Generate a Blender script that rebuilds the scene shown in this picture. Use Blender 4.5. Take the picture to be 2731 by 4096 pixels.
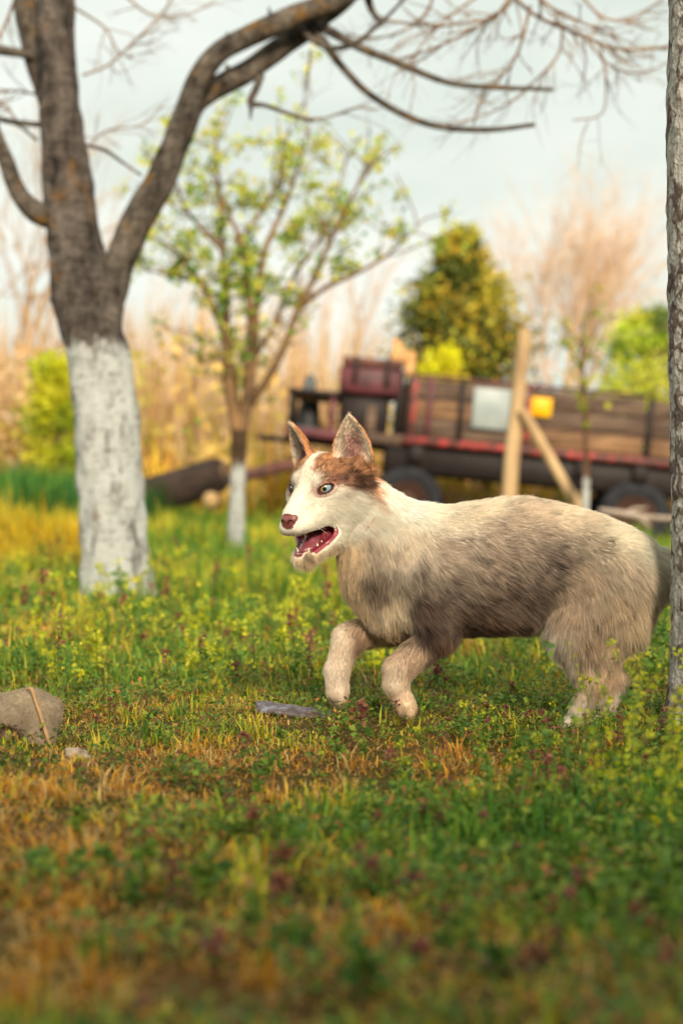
import bpy, math, random
import numpy as np
from mathutils import Vector, Matrix, noise as mnoise

for o in list(bpy.data.objects):
    bpy.data.objects.remove(o)
rng = np.random.default_rng(7)
random.seed(7)
scene = bpy.context.scene
COL = scene.collection
R = math.radians

# ------------------------------------------------------------------ camera
CAM_H = 0.385            # eye height of the photographer's lens, metres
FPX = 6600.0             # focal length in photo pixels (2731 wide)
cam_data = bpy.data.cameras.new('camera')
cam = bpy.data.objects.new('camera', cam_data)
COL.objects.link(cam)
cam.location = (0, 0, CAM_H)
cam.rotation_euler = (R(90), 0, 0)
cam_data.sensor_fit = 'HORIZONTAL'
cam_data.sensor_width = 24.0
cam_data.lens = 24.0 * FPX / 2731.0
cam_data.clip_start = 0.05
cam_data.clip_end = 2000
cam_data.dof.use_dof = True
cam_data.dof.focus_distance = 2.93
cam_data.dof.aperture_fstop = 3.0
cam_data.dof.aperture_blades = 0
scene.camera = cam

# ------------------------------------------------------------------ sky and sun
SUN_EL, SUN_AZ = 25.0, 167.0      # azimuth clockwise from +Y: right of and behind the camera
world = bpy.data.worlds.new('World')
scene.world = world
world.use_nodes = True
wn, wl = world.node_tree.nodes, world.node_tree.links
wn.clear()
w_out = wn.new('ShaderNodeOutputWorld')
w_bg = wn.new('ShaderNodeBackground')
w_bg.inputs['Strength'].default_value = 0.1
w_sky = wn.new('ShaderNodeTexSky')
w_sky.sky_type = 'NISHITA'
w_sky.sun_disc = False
w_sky.sun_elevation = R(SUN_EL)
w_sky.sun_rotation = R(SUN_AZ)
w_sky.air_density = 1.0
w_sky.dust_density = 3.0
w_tc = wn.new('ShaderNodeTexCoord')
w_map = wn.new('ShaderNodeMapping')
w_map.inputs['Scale'].default_value = (2.2, 2.2, 5.5)
w_noise = wn.new('ShaderNodeTexNoise')
w_noise.inputs['Scale'].default_value = 1.7
w_noise.inputs['Detail'].default_value = 4
w_noise.inputs['Roughness'].default_value = 0.5
w_ramp = wn.new('ShaderNodeValToRGB')
w_ramp.color_ramp.elements[0].position = 0.38
w_ramp.color_ramp.elements[0].color = (6.1, 6.7, 6.0, 1)
w_ramp.color_ramp.elements[1].position = 0.66
w_ramp.color_ramp.elements[1].color = (8.3, 8.5, 7.7, 1)
w_mix = wn.new('ShaderNodeMix')
w_mix.data_type = 'RGBA'
w_mix.inputs[0].default_value = 0.92       # thin overcast over the clear sky
wl.new(w_tc.outputs['Generated'], w_map.inputs['Vector'])
wl.new(w_map.outputs['Vector'], w_noise.inputs['Vector'])
wl.new(w_noise.outputs['Fac'], w_ramp.inputs['Fac'])
wl.new(w_sky.outputs['Color'], w_mix.inputs[6])
wl.new(w_ramp.outputs['Color'], w_mix.inputs[7])
wl.new(w_mix.outputs[2], w_bg.inputs['Color'])
wl.new(w_bg.outputs['Background'], w_out.inputs['Surface'])

sun_data = bpy.data.lights.new('sun', 'SUN')
sun_data.energy = 4.1
sun_data.angle = R(10)
sun_data.color = (1.0, 0.86, 0.66)
sun = bpy.data.objects.new('sun', sun_data)
COL.objects.link(sun)
_az, _el = R(SUN_AZ), R(SUN_EL)
to_sun = Vector((math.sin(_az) * math.cos(_el), math.cos(_az) * math.cos(_el), math.sin(_el)))
sun.rotation_euler = to_sun.to_track_quat('Z', 'Y').to_euler()

vs = scene.view_settings
vs.view_transform = 'Standard'
vs.look = 'None'
vs.exposure = 0.38
vs.gamma = 1.0
vs.use_curve_mapping = False
scene.cycles.use_denoising = True
scene.cycles.max_bounces = 8
scene.cycles.transparent_max_bounces = 8
scene.cycles_curves.shape = 'RIBBONS'

# ------------------------------------------------------------------ helpers
def at(px, py, y):
    """World point at depth y seen at photo position (px, py)."""
    return Vector(((px - 1365.5) / FPX * y, y, CAM_H + (2048 - py) / FPX * y))

def lin(r, g, b):
    def f(c):
        c = c / 255.0
        return c / 12.92 if c <= 0.04045 else ((c + 0.055) / 1.055) ** 2.4
    return (f(r), f(g), f(b))

def sstep(a, b, x):
    t = np.clip((np.asarray(x, dtype=np.float64) - a) / (b - a), 0, 1)
    return t * t * (3 - 2 * t)

def tag(o, label=None, cat=None, group=None, kind=None):
    if label: o['label'] = label
    if cat: o['category'] = cat
    if group: o['group'] = group
    if kind: o['kind'] = kind
    return o

def empty(name, loc=(0, 0, 0)):
    o = bpy.data.objects.new(name, None)
    o.empty_display_size = 0.1
    COL.objects.link(o)
    o.location = loc
    return o

def link(name, me, mat=None, parent=None, loc=None):
    o = bpy.data.objects.new(name, me)
    COL.objects.link(o)
    if mat is not None and len(me.materials) == 0:
        me.materials.append(mat)
    if parent is not None:
        o.parent = parent
        o.location = -Vector(parent.location) if loc is None else loc
    elif loc is not None:
        o.location = loc
    return o

def np_mesh(name, verts, faces, colors=None, smooth=False):
    """verts (n,3); faces: list of int arrays (m,k) with one k each; colors (n,3) per vertex, linear."""
    me = bpy.data.meshes.new(name)
    verts = np.asarray(verts, dtype=np.float32)
    if not isinstance(faces, (list, tuple)):
        faces = [faces]
    faces = [np.asarray(f, dtype=np.int32) for f in faces if len(f)]
    loops = np.concatenate([f.ravel() for f in faces])
    totals = np.concatenate([np.full(len(f), f.shape[1], dtype=np.int32) for f in faces])
    starts = np.concatenate([[0], np.cumsum(totals)[:-1]]).astype(np.int32)
    me.vertices.add(len(verts))
    me.vertices.foreach_set('co', verts.ravel())
    me.loops.add(len(loops))
    me.loops.foreach_set('vertex_index', loops)
    me.polygons.add(len(totals))
    me.polygons.foreach_set('loop_start', starts)
    if smooth:
        me.polygons.foreach_set('use_smooth', np.ones(len(totals), dtype=bool))
    me.update(calc_edges=True)
    if colors is not None:
        a = me.attributes.new('col', 'FLOAT_COLOR', 'POINT')
        c = np.ones((len(verts), 4), dtype=np.float32)
        c[:, :3] = colors
        a.data.foreach_set('color', c.ravel())
    return me

class NM:
    """Small node-material builder."""
    def __init__(self, name):
        self.m = bpy.data.materials.new(name)
        self.m.use_nodes = True
        self.n, self.l = self.m.node_tree.nodes, self.m.node_tree.links
        self.b = self.n['Principled BSDF']
    def new(self, t, **kw):
        nd = self.n.new(t)
        for k, v in kw.items():
            if k in nd.inputs: nd.inputs[k].default_value = v
            else: setattr(nd, k, v)
        return nd
    def put(self, frm, to): self.l.new(frm, to)
    def pos(self, sc=(1, 1, 1)):
        g = self.new('ShaderNodeNewGeometry')
        mp = self.new('ShaderNodeMapping')
        mp.inputs['Scale'].default_value = sc
        self.put(g.outputs['Position'], mp.inputs['Vector'])
        return mp.outputs['Vector']
    def noise(self, vec, scale, detail=5, rough=0.6):
        nd = self.new('ShaderNodeTexNoise')
        nd.inputs['Scale'].default_value = scale
        nd.inputs['Detail'].default_value = detail
        nd.inputs['Roughness'].default_value = rough
        self.put(vec, nd.inputs['Vector'])
        return nd.outputs['Fac']
    def ramp(self, fac, stops):
        r = self.new('ShaderNodeValToRGB')
        e = r.color_ramp.elements
        while len(e) < len(stops): e.new(0.5)
        for el, (p, c) in zip(e, stops):
            el.position = p
            el.color = (*c, 1) if len(c) == 3 else c
        self.put(fac, r.inputs['Fac'])
        return r.outputs['Color']
    def mix(self, fac, a, b, mode='MIX'):
        x = self.new('ShaderNodeMix', data_type='RGBA', blend_type=mode)
        for s, v in ((0, fac), (6, a), (7, b)):
            if hasattr(v, 'is_output'): self.put(v, x.inputs[s])
            elif s == 0: x.inputs[0].default_value = v
            else: x.inputs[s].default_value = (*v, 1)
        return x.outputs[2]
    def bump(self, h, strength=0.5, dist=0.01):
        bp = self.new('ShaderNodeBump')
        bp.inputs['Strength'].default_value = strength
        bp.inputs['Distance'].default_value = dist
        self.put(h, bp.inputs['Height'])
        self.put(bp.outputs['Normal'], self.b.inputs['Normal'])
    def color(self, c):
        if hasattr(c, 'is_output'): self.put(c, self.b.inputs['Base Color'])
        else: self.b.inputs['Base Color'].default_value = (*c, 1)
    def set(self, **kw):
        for k, v in kw.items():
            self.b.inputs[k].default_value = v
        return self

def mat_vcol(name, rough=0.6, translucent=0.0, spec=0.3):
    """Colour from the mesh's own per-vertex pigment, optionally letting light through (leaves)."""
    m = NM(name)
    a = m.new('ShaderNodeAttribute', attribute_name='col')
    m.put(a.outputs['Color'], m.b.inputs['Base Color'])
    m.b.inputs['Roughness'].default_value = rough
    m.b.inputs['Specular IOR Level'].default_value = spec
    if translucent > 0:
        t = m.new('ShaderNodeBsdfTranslucent')
        m.put(a.outputs['Color'], t.inputs['Color'])
        mx = m.new('ShaderNodeMixShader')
        mx.inputs[0].default_value = translucent
        m.put(m.b.outputs[0], mx.inputs[1]); m.put(t.outputs[0], mx.inputs[2])
        m.put(mx.outputs[0], m.n['Material Output'].inputs['Surface'])
    return m.m

def mat_noise(name, c1, c2, scale=12, stretch=(1, 1, 1), rough=0.8, bump=0.4, dist=0.006, spec=0.3, mid=None):
    m = NM(name)
    v = m.pos(stretch)
    f = m.noise(v, scale, 6, 0.65)
    st = [(0.32, c1), (0.68, c2)] if mid is None else [(0.3, c1), (0.5, mid), (0.7, c2)]
    m.color(m.ramp(f, st))
    m.bump(m.noise(v, scale * 3, 5, 0.7), bump, dist)
    m.set(Roughness=rough, **{'Specular IOR Level': spec})
    return m.m

def catmull(pts, rad, seg):
    pts = np.asarray(pts, float); rad = np.asarray(rad, float)
    if len(pts) < 3 or seg < 2:
        return pts, rad
    P = np.vstack([2 * pts[0] - pts[1], pts, 2 * pts[-1] - pts[-2]])
    op, orr = [], []
    for i in range(len(pts) - 1):
        p0, p1, p2, p3 = P[i:i + 4]
        for t in np.linspace(0, 1, seg, endpoint=False):
            op.append(0.5 * (2 * p1 + (p2 - p0) * t + (2 * p0 - 5 * p1 + 4 * p2 - p3) * t * t + (3 * p1 - p0 - 3 * p2 + p3) * t ** 3))
            orr.append(rad[i] * (1 - t) + rad[i + 1] * t)
    op.append(pts[-1]); orr.append(rad[-1])
    return np.array(op), np.array(orr)

class Tubes:
    """Collects tapered tubes into one vertex/face list."""
    def __init__(self):
        self.v, self.q, self.t, self.c, self.n = [], [], [], [], 0
    def add(self, pts, rad, n=8, seg=4, rough=0.0, rscale=8.0, color=None, seed=0.0):
        p, r = catmull(pts, rad, seg)
        k = len(p)
        tan = np.gradient(p, axis=0)
        tan /= np.linalg.norm(tan, axis=1)[:, None] + 1e-9
        up = np.array([0.0, 0, 1]) if abs(tan[0][2]) < 0.9 else np.array([1.0, 0, 0])
        a = np.cross(tan[0], up); a /= np.linalg.norm(a)
        ang = np.arange(n) / n * 2 * math.pi
        rings = []
        for i in range(k):
            a = a - tan[i] * np.dot(a, tan[i]); a /= np.linalg.norm(a) + 1e-9
            b = np.cross(tan[i], a)
            d = np.cos(ang)[:, None] * a + np.sin(ang)[:, None] * b
            rr = np.full(n, r[i])
            if rough > 0:
                rr = rr * (1 + rough * np.array([mnoise.noise(Vector((p[i] * rscale + x * r[i] * rscale * 2 + seed).tolist())) for x in d]))
            rings.append(p[i] + d * rr[:, None])
        v = np.vstack(rings)
        idx = np.arange(k - 1)[:, None] * n + np.arange(n)[None, :]
        nx = np.arange(k - 1)[:, None] * n + (np.arange(n)[None, :] + 1) % n
        q = np.stack([idx, nx, nx + n, idx + n], -1).reshape(-1, 4) + self.n
        self.q.append(q)
        c0, c1 = self.n + len(v), self.n + len(v) + 1
        v = np.vstack([v, p[0], p[-1]])
        e0 = self.n + np.arange(n); e1 = self.n + (k - 1) * n + np.arange(n)
        self.t.append(np.stack([np.roll(e0, -1), e0, np.full(n, c0)], -1))
        self.t.append(np.stack([e1, np.roll(e1, -1), np.full(n, c1)], -1))
        self.v.append(v)
        if color is not None:
            self.c.append(np.tile(np.asarray(color, float), (len(v), 1)))
        self.n += len(v)
    def mesh(self, name, smooth=True):
        return np_mesh(name, np.vstack(self.v), [np.vstack(self.q), np.vstack(self.t)],
                       np.vstack(self.c) if self.c else None, smooth)

class Boxes:
    """Bevelled boxes, each with its own centre, size and rotation, in one mesh."""
    def __init__(self):
        self.v, self.q, self.t, self.n = [], [], [], 0
    def add(self, c, s, rot=None, bev=0.006):
        hx, hy, hz = (np.array(s) / 2).tolist()
        b = min(bev, hx * 0.6, hy * 0.6, hz * 0.6)
        vs_, lab = [], {}
        for sx in (-1, 1):
            for sy in (-1, 1):
                for sz in (-1, 1):
                    for ax in range(3):
                        q = [hx, hy, hz]
                        for j in range(3):
                            if j != ax: q[j] -= b
                        lab[(sx, sy, sz, ax)] = len(vs_)
                        vs_.append((sx * q[0], sy * q[1], sz * q[2]))
        F4, F3 = [], []
        for ax in range(3):
            o = [i for i in range(3) if i != ax]
            for s_ in (-1, 1):
                f = []
                for (a_, b_) in ((-1, -1), (1, -1), (1, 1), (-1, 1)):
                    k = [0, 0, 0]; k[ax] = s_; k[o[0]] = a_; k[o[1]] = b_
                    f.append(lab[(*k, ax)])
                F4.append(f)
            for a_ in (-1, 1):
                for b_ in (-1, 1):
                    f = []
                    for (s_, w_) in ((-1, 0), (1, 0), (1, 1), (-1, 1)):
                        k = [0, 0, 0]; k[ax] = s_; k[o[0]] = a_; k[o[1]] = b_
                        f.append(lab[(*k, o[w_])])
                    F4.append(f)
        for sx in (-1, 1):
            for sy in (-1, 1):
                for sz in (-1, 1):
                    F3.append([lab[(sx, sy, sz, i)] for i in range(3)])
        V = np.array(vs_)
        if rot is not None:
            V = V @ np.array(rot.to_3x3() if hasattr(rot, 'to_3x3') else rot.to_matrix()).T
        self.v.append(V + np.array(c)); self.q.append(np.array(F4) + self.n); self.t.append(np.array(F3) + self.n)
        self.n += len(V)
    def mesh(self, name):
        me = np_mesh(name, np.vstack(self.v), [np.vstack(self.q), np.vstack(self.t)])
        import bmesh
        bm = bmesh.new(); bm.from_mesh(me)
        bmesh.ops.recalc_face_normals(bm, faces=bm.faces)
        bm.to_mesh(me); bm.free()
        return me

def surface_nets(D, org, h):
    """Zero surface of a sampled distance field as a quad mesh."""
    nx, ny, nz = D.shape
    S = D < 0
    cnt = np.zeros((nx - 1, ny - 1, nz - 1), dtype=np.uint8)
    for i in (0, 1):
        for j in (0, 1):
            for k in (0, 1):
                cnt += S[i:nx - 1 + i, j:ny - 1 + j, k:nz - 1 + k]
    act = np.argwhere((cnt > 0) & (cnt < 8))
    ids = np.full(cnt.shape, -1, dtype=np.int32)
    ids[act[:, 0], act[:, 1], act[:, 2]] = np.arange(len(act))
    acc = np.zeros((len(act), 3)); num = np.zeros(len(act))
    corners = [(i, j, k) for i in (0, 1) for j in (0, 1) for k in (0, 1)]
    val = {c: D[act[:, 0] + c[0], act[:, 1] + c[1], act[:, 2] + c[2]].astype(np.float64) for c in corners}
    for c in corners:
        for ax in range(3):
            if c[ax] == 0:
                c2 = list(c); c2[ax] = 1; c2 = tuple(c2)
                a, b = val[c], val[c2]
                m = (a < 0) != (b < 0)
                t = np.where(m, a / np.where(m, a - b, 1), 0)
                pt = np.zeros((len(act), 3)); pt[:] = c; pt[:, ax] += t
                acc += pt * m[:, None]; num += m
    V = (act + acc / num[:, None]) * h + np.array(org)
    Q = []
    for ax in range(3):
        o1, o2 = (ax + 1) % 3, (ax + 2) % 3
        sl0 = [slice(None)] * 3; sl1 = [slice(None)] * 3
        sl0[ax] = slice(0, -1); sl1[ax] = slice(1, None)
        A, B = S[tuple(sl0)], S[tuple(sl1)]
        e = np.argwhere(A != B)
        e = e[(e[:, o1] > 0) & (e[:, o2] > 0) & (e[:, o1] < D.shape[o1] - 1) & (e[:, o2] < D.shape[o2] - 1)]
        ins = A[e[:, 0], e[:, 1], e[:, 2]]
        def g(d1, d2):
            q = e.copy(); q[:, o1] += d1; q[:, o2] += d2
            return ids[q[:, 0], q[:, 1], q[:, 2]]
        q = np.stack([g(-1, -1), g(0, -1), g(0, 0), g(-1, 0)], -1)
        q[~ins] = q[~ins][:, ::-1]
        Q.append(q)
    return V, np.vstack(Q)

def smin(a, b, k):
    h_ = np.clip(0.5 + 0.5 * (b - a) / k, 0, 1)
    return b * (1 - h_) + a * h_ - k * h_ * (1 - h_)

class Field:
    def __init__(self, lo, hi, h):
        self.lo, self.h = np.array(lo, float), h
        self.n = np.ceil((np.array(hi) - self.lo) / h).astype(int) + 1
        self.ax = [(self.lo[i] + np.arange(self.n[i]) * h).astype(np.float32) for i in range(3)]
        self.D = np.full(self.n, 1e3, dtype=np.float32)
    def _sub(self, lo, hi):
        a = np.clip(np.floor((np.array(lo) - self.lo) / self.h).astype(int), 0, self.n)
        b = np.clip(np.ceil((np.array(hi) - self.lo) / self.h).astype(int) + 1, 0, self.n)
        sl = tuple(slice(a[i], b[i]) for i in range(3))
        g = [self.ax[i][sl[i]].reshape([-1 if j == i else 1 for j in range(3)]) for i in range(3)]
        return sl, g
    def op(self, fn, lo, hi, k, mode='add', pad=60):
        sl, g = self._sub(np.array(lo) - pad, np.array(hi) + pad)
        d = fn(*g).astype(np.float32)
        if mode == 'add': self.D[sl] = smin(self.D[sl], d, k)
        else: self.D[sl] = -smin(-self.D[sl], d, k)
    def cone(self, a, b, ra, rb, k=30, mode='add', sc=(1, 1, 1)):
        a, b = np.array(a, float), np.array(b, float)
        sc = np.array(sc, float)
        ba = (b - a) / sc
        L2 = float(ba @ ba) + 1e-9
        def fn(x, y, z):
            px, py, pz = (x - a[0]) / sc[0], (y - a[1]) / sc[1], (z - a[2]) / sc[2]
            t = np.clip((px * ba[0] + py * ba[1] + pz * ba[2]) / L2, 0, 1)
            return np.sqrt((px - t * ba[0]) ** 2 + (py - t * ba[1]) ** 2 + (pz - t * ba[2]) ** 2) - (ra + (rb - ra) * t)
        r = max(ra, rb) * sc.max()
        self.op(fn, np.minimum(a, b) - r, np.maximum(a, b) + r, k, mode)
    def ell(self, c, M, r, k=30, mode='add'):
        """Ellipsoid centre c, rows of M = its axes, radii r."""
        c, M, r = np.array(c, float), np.array(M, float), np.array(r, float)
        def fn(x, y, z):
            q = [((x - c[0]) * M[i, 0] + (y - c[1]) * M[i, 1] + (z - c[2]) * M[i, 2]) / r[i] for i in range(3)]
            k0 = np.sqrt(q[0] ** 2 + q[1] ** 2 + q[2] ** 2) + 1e-6
            k1 = np.sqrt((q[0] / r[0]) ** 2 + (q[1] / r[1]) ** 2 + (q[2] / r[2]) ** 2) + 1e-9
            return k0 * (k0 - 1) / k1
        m = r.max()
        self.op(fn, c - m, c + m, k, mode)
# ------------------------------------------------------------------ added unseen building behind the photographer: keeps the low sun off the near meadow
BX0, BX1, BY0, BY1, EAVE, RIDGE = -1.5, 13.0, -3.9, -9.5, 2.8, 4.3
shade_barn = empty('shade_barn', ((BX0 + BX1) / 2, (BY0 + BY1) / 2, 0)); tag(shade_barn, 'added unseen building behind the photographer, shading the near meadow', 'shade_barn')
plaster = mat_noise('shade_barn_plaster', lin(196, 186, 168), lin(222, 214, 198), 2.5, rough=0.9, bump=0.2)
b = Boxes(); cy_ = (BY0 + BY1) / 2
b.add(((BX0 + BX1) / 2, BY0 - 0.15, EAVE / 2), (BX1 - BX0, 0.3, EAVE), None, 0.02)
link('shade_wall', b.mesh('shade_wall'), plaster, shade_barn)
b = Boxes(); b.add(((BX0 + BX1) / 2, BY1 + 0.15, EAVE / 2), (BX1 - BX0, 0.3, EAVE), None, 0.02); link('shade_wall', b.mesh('shade_wall'), plaster, shade_barn)
for xx in (BX0 + 0.15, BX1 - 0.15):
    v = [(xx + dx, yy, zz) for dx in (-0.148, 0.148) for yy, zz in ((BY0 - 0.3, -0.1), (BY0 - 0.3, EAVE), (cy_, RIDGE - 0.1), (BY1 + 0.3, EAVE), (BY1 + 0.3, -0.1))]
    me_ = bpy.data.meshes.new('shade_gable'); me_.from_pydata(v, [], [(0, 1, 2, 3, 4), (9, 8, 7, 6, 5)] + [(i, i + 5, (i + 1) % 5 + 5, (i + 1) % 5) for i in range(5)]); link('shade_gable', me_, plaster, shade_barn)
tile = mat_noise('shade_barn_tiles', lin(120, 66, 48), lin(164, 96, 70), 6, rough=0.85)
for sgn, ye in ((1, BY0 + 0.45), (-1, BY1 - 0.45)):
    L_ = math.hypot(ye - cy_, RIDGE - EAVE + 0.2); ang_ = math.atan2(RIDGE - EAVE + 0.2, abs(ye - cy_))
    b = Boxes(); b.add(((BX0 + BX1) / 2, (ye + cy_) / 2, (RIDGE + EAVE) / 2 + 0.02), (BX1 - BX0 + 0.6, L_, 0.12), Matrix.Rotation(-sgn * ang_, 4, 'X'), 0.01); link('shade_roof', b.mesh('shade_roof'), tile, shade_barn)
b = Boxes(); b.add((4.0, BY0 + 0.03, 1.25), (2.4, 0.08, 2.5), None, 0.01); link('shade_door', b.mesh('shade_door'), mat_noise('shade_barn_door_wood', lin(92, 66, 46), lin(134, 100, 72), 3, (6, 1, 0.5)), shade_barn)
# ------------------------------------------------------------------ lie of the land
def gz(x, y):
    x = np.asarray(x, float); y = np.asarray(y, float)
    far = sstep(5.5, 16, y)
    t = np.clip((3.4 - x) / 6.4, 0, 1)
    bump = 0.010 * np.sin(x * 3.1 + 1.0) * np.sin(y * 2.3) + 0.006 * np.sin(x * 7.7 + y * 5.1)
    return far * (0.44 * t * t - 0.03) + bump * (0.4 + 0.6 * np.clip(np.abs(y - 3) / 1.5, 0, 1))

def axis_pts(fine_lo, fine_hi, step, ends):
    a = np.arange(fine_lo, fine_hi, step)
    lo, hi = [], []
    s, p = step, fine_lo
    while p > ends[0]: s *= 1.35; p -= s; lo.append(max(p, ends[0]))
    s, p = step, a[-1]
    while p < ends[1]: s *= 1.35; p += s; hi.append(min(p, ends[1]))
    return np.concatenate([lo[::-1], a, hi])
gx_, gy_ = axis_pts(-4, 5, 0.12, (-600, 600)), axis_pts(0.2, 22, 0.12, (-60, 1200))
GX, GY = np.meshgrid(gx_, gy_, indexing='ij')
nxg, nyg = GX.shape
gi_ = np.arange(nxg * nyg).reshape(nxg, nyg)
gq_ = np.stack([gi_[:-1, :-1], gi_[1:, :-1], gi_[1:, 1:], gi_[:-1, 1:]], -1).reshape(-1, 4)
gm = NM('soil_and_thatch')
gv = gm.pos()
g1 = gm.ramp(gm.noise(gv, 5.0, 6, 0.7), [(0.30, lin(62, 74, 30)), (0.48, lin(104, 92, 42)), (0.62, lin(132, 98, 52)), (0.75, lin(150, 116, 64))])
g2 = gm.ramp(gm.noise(gv, 90.0, 4, 0.7), [(0.3, (0.35, 0.35, 0.35)), (0.7, (1.0, 1.0, 1.0))])
gm.color(gm.mix(1.0, g1, g2, 'MULTIPLY'))
gm.bump(gm.noise(gv, 60, 5, 0.7), 0.7, 0.02)
gm.set(Roughness=0.95, **{'Specular IOR Level': 0.1})
ground = link('ground', np_mesh('ground', np.stack([GX, GY, gz(GX, GY)], -1).reshape(-1, 3), gq_, None, True), gm.m)
tag(ground, kind='structure')

# ------------------------------------------------------------------ grass
def blobs(x, y, spots):
    r = np.zeros_like(x)
    for cx, cy, rx, ry, s in spots:
        r = r + s * np.exp(-(((x - cx) / rx) ** 2 + ((y - cy) / ry) ** 2))
    return r
def vn2(x, y, s, seed):
    return vnoise(np.stack([x, y, np.zeros_like(x)], -1), s, seed)
def vnoise(P, s, seed=0.0):
    """smooth value noise at points P, cell size s, range 0..1"""
    q = P / s + seed
    i = np.floor(q).astype(np.int64); f = q - i; f = f * f * (3 - 2 * f)
    def hsh(a, b, c):
        n = (a * 374761393 + b * 668265263 + c * 2147483647) & 0x7fffffff
        n = ((n ^ (n >> 13)) * 1274126177) & 0x7fffffff
        return ((n ^ (n >> 16)) & 0xffff) / 65535.0
    r = 0
    for dx in (0, 1):
        for dy in (0, 1):
            for dz in (0, 1):
                w = (f[:, 0] if dx else 1 - f[:, 0]) * (f[:, 1] if dy else 1 - f[:, 1]) * (f[:, 2] if dz else 1 - f[:, 2])
                r = r + w * hsh(i[:, 0] + dx, i[:, 1] + dy, i[:, 2] + dz)
    return r

# where the sward is dead and orange, by place on the meadow
DRY = [(-0.10, 2.42, 0.42, 0.28, 1.15), (0.28, 2.62, 0.22, 0.14, 0.7), (-0.42, 1.85, 0.30, 0.30, 0.8), (-0.05, 1.36, 0.42, 0.18, 0.85), (-0.3, 1.5, 0.25, 0.22, 0.5),
       (-0.35, 3.1, 0.3, 0.2, 0.35), (-2.15, 10.8, 0.65, 1.6, 1.5), (0.1, 3.0, 0.5, 0.12, 0.25)]
LUSH = [(0.25, 1.95, 0.40, 0.35, 0.9), (0.48, 1.75, 0.25, 0.45, 0.7), (-0.1, 3.9, 0.8, 0.6, 0.5), (-3.0, 17.0, 3.0, 1.6, 1.2), (-0.9, 11.0, 1.2, 1.2, 0.6), (3.0, 14.0, 2.0, 2.0, 0.8), (0.0, 2.05, 0.3, 0.15, 0.5)]
PAL = {'green': np.array([lin(98, 140, 46), lin(126, 158, 52), lin(74, 122, 50), lin(150, 172, 58)]),
       'yellow': np.array([lin(200, 188, 50), lin(180, 188, 56), lin(216, 194, 66)]),
       'dry': np.array([lin(232, 166, 50), lin(238, 180, 76), lin(206, 140, 66), lin(222, 188, 122)])}
def sward_color(x, y, n):
    dry = blobs(x, y, DRY) + 0.85 * (vn2(x, y, 0.30 + 0.0, 2.0) - 0.5) + 0.5 * (vn2(x, y, 0.09, 5.0) - 0.5)
    lush = blobs(x, y, LUSH) + 0.8 * (vn2(x, y, 0.4, 8.0) - 0.5)
    t = dry - 0.7 * lush + rng.normal(0, 0.26, n) + 0.14
    k = np.where(t > 0.42, 2, np.where(t > 0.08, 1, 0))
    c = np.zeros((n, 3))
    for kk, nm_ in enumerate(('green', 'yellow', 'dry')):
        m = k == kk
        c[m] = PAL[nm_][rng.integers(0, len(PAL[nm_]), m.sum())]
    gold = (k == 2) & (y > 8)
    c[gold] = np.array([lin(238, 200, 44), lin(230, 186, 40), lin(214, 190, 60)])[rng.integers(0, 3, gold.sum())]
    deep = np.clip(lush, 0, 1)[:, None] * (k == 0)[:, None]
    c = c * (1 - 0.45 * deep) + c * np.array([0.62, 0.95, 0.9]) * 0.45 * deep
    return np.clip(c * rng.uniform(0.7, 1.25, (n, 1)), 0, 0.9), k

def blades(x, y, L, Wd, lean, col, z=None):
    """curved tapering grass blades, 5 vertices each"""
    n = len(x)
    a = rng.uniform(0, 2 * math.pi, n)
    d = np.stack([np.cos(a), np.sin(a), np.zeros(n)], -1)
    s = np.stack([-np.sin(a), np.cos(a), np.zeros(n)], -1) * (Wd / 2)[:, None]
    b = np.stack([x, y, gz(x, y) - 0.004 if z is None else z], -1)
    up = np.array([0, 0, 1.0])
    cl, sl = np.cos(lean), np.sin(lean)
    m1 = b + (up * (cl * 1.0)[:, None] + d * (sl * 0.5)[:, None]) * (L * 0.5)[:, None]
    l2 = np.minimum(lean * 1.9, 1.9)
    tp = m1 + (up * np.cos(l2)[:, None] + d * np.sin(l2)[:, None]) * (L * 0.55)[:, None]
    v = np.stack([b - s * 0.8, b + s * 0.8, m1 + s, m1 - s, tp], 1).reshape(-1, 3)
    i = np.arange(n)[:, None] * 5
    q = i + np.array([[0, 1, 2, 3]]); t = i + np.array([[3, 2, 4]])
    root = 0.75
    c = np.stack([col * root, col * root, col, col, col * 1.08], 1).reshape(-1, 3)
    return v, q, t, np.clip(c, 0, 0.92)

def merge(parts):
    V_, Q_, T_, C_, o = [], [], [], [], 0
    for v, q, t, c in parts:
        V_.append(v); C_.append(c)
        if len(q): Q_.append(q + o)
        if len(t): T_.append(t + o)
        o += len(v)
    f = []
    if Q_: f.append(np.vstack(Q_))
    if T_: f.append(np.vstack(T_))
    return np.vstack(V_), f, np.vstack(C_)

def scatter(n, y0, y1, half, pw=1.0):
    """random spots on the meadow between depths y0 and y1, in the widening strip in view plus a margin"""
    y = np.sqrt(rng.uniform(y0 ** 2, y1 ** 2, n))
    x = rng.uniform(-1, 1, n) * (half * y + 0.25)
    return x, y

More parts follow.
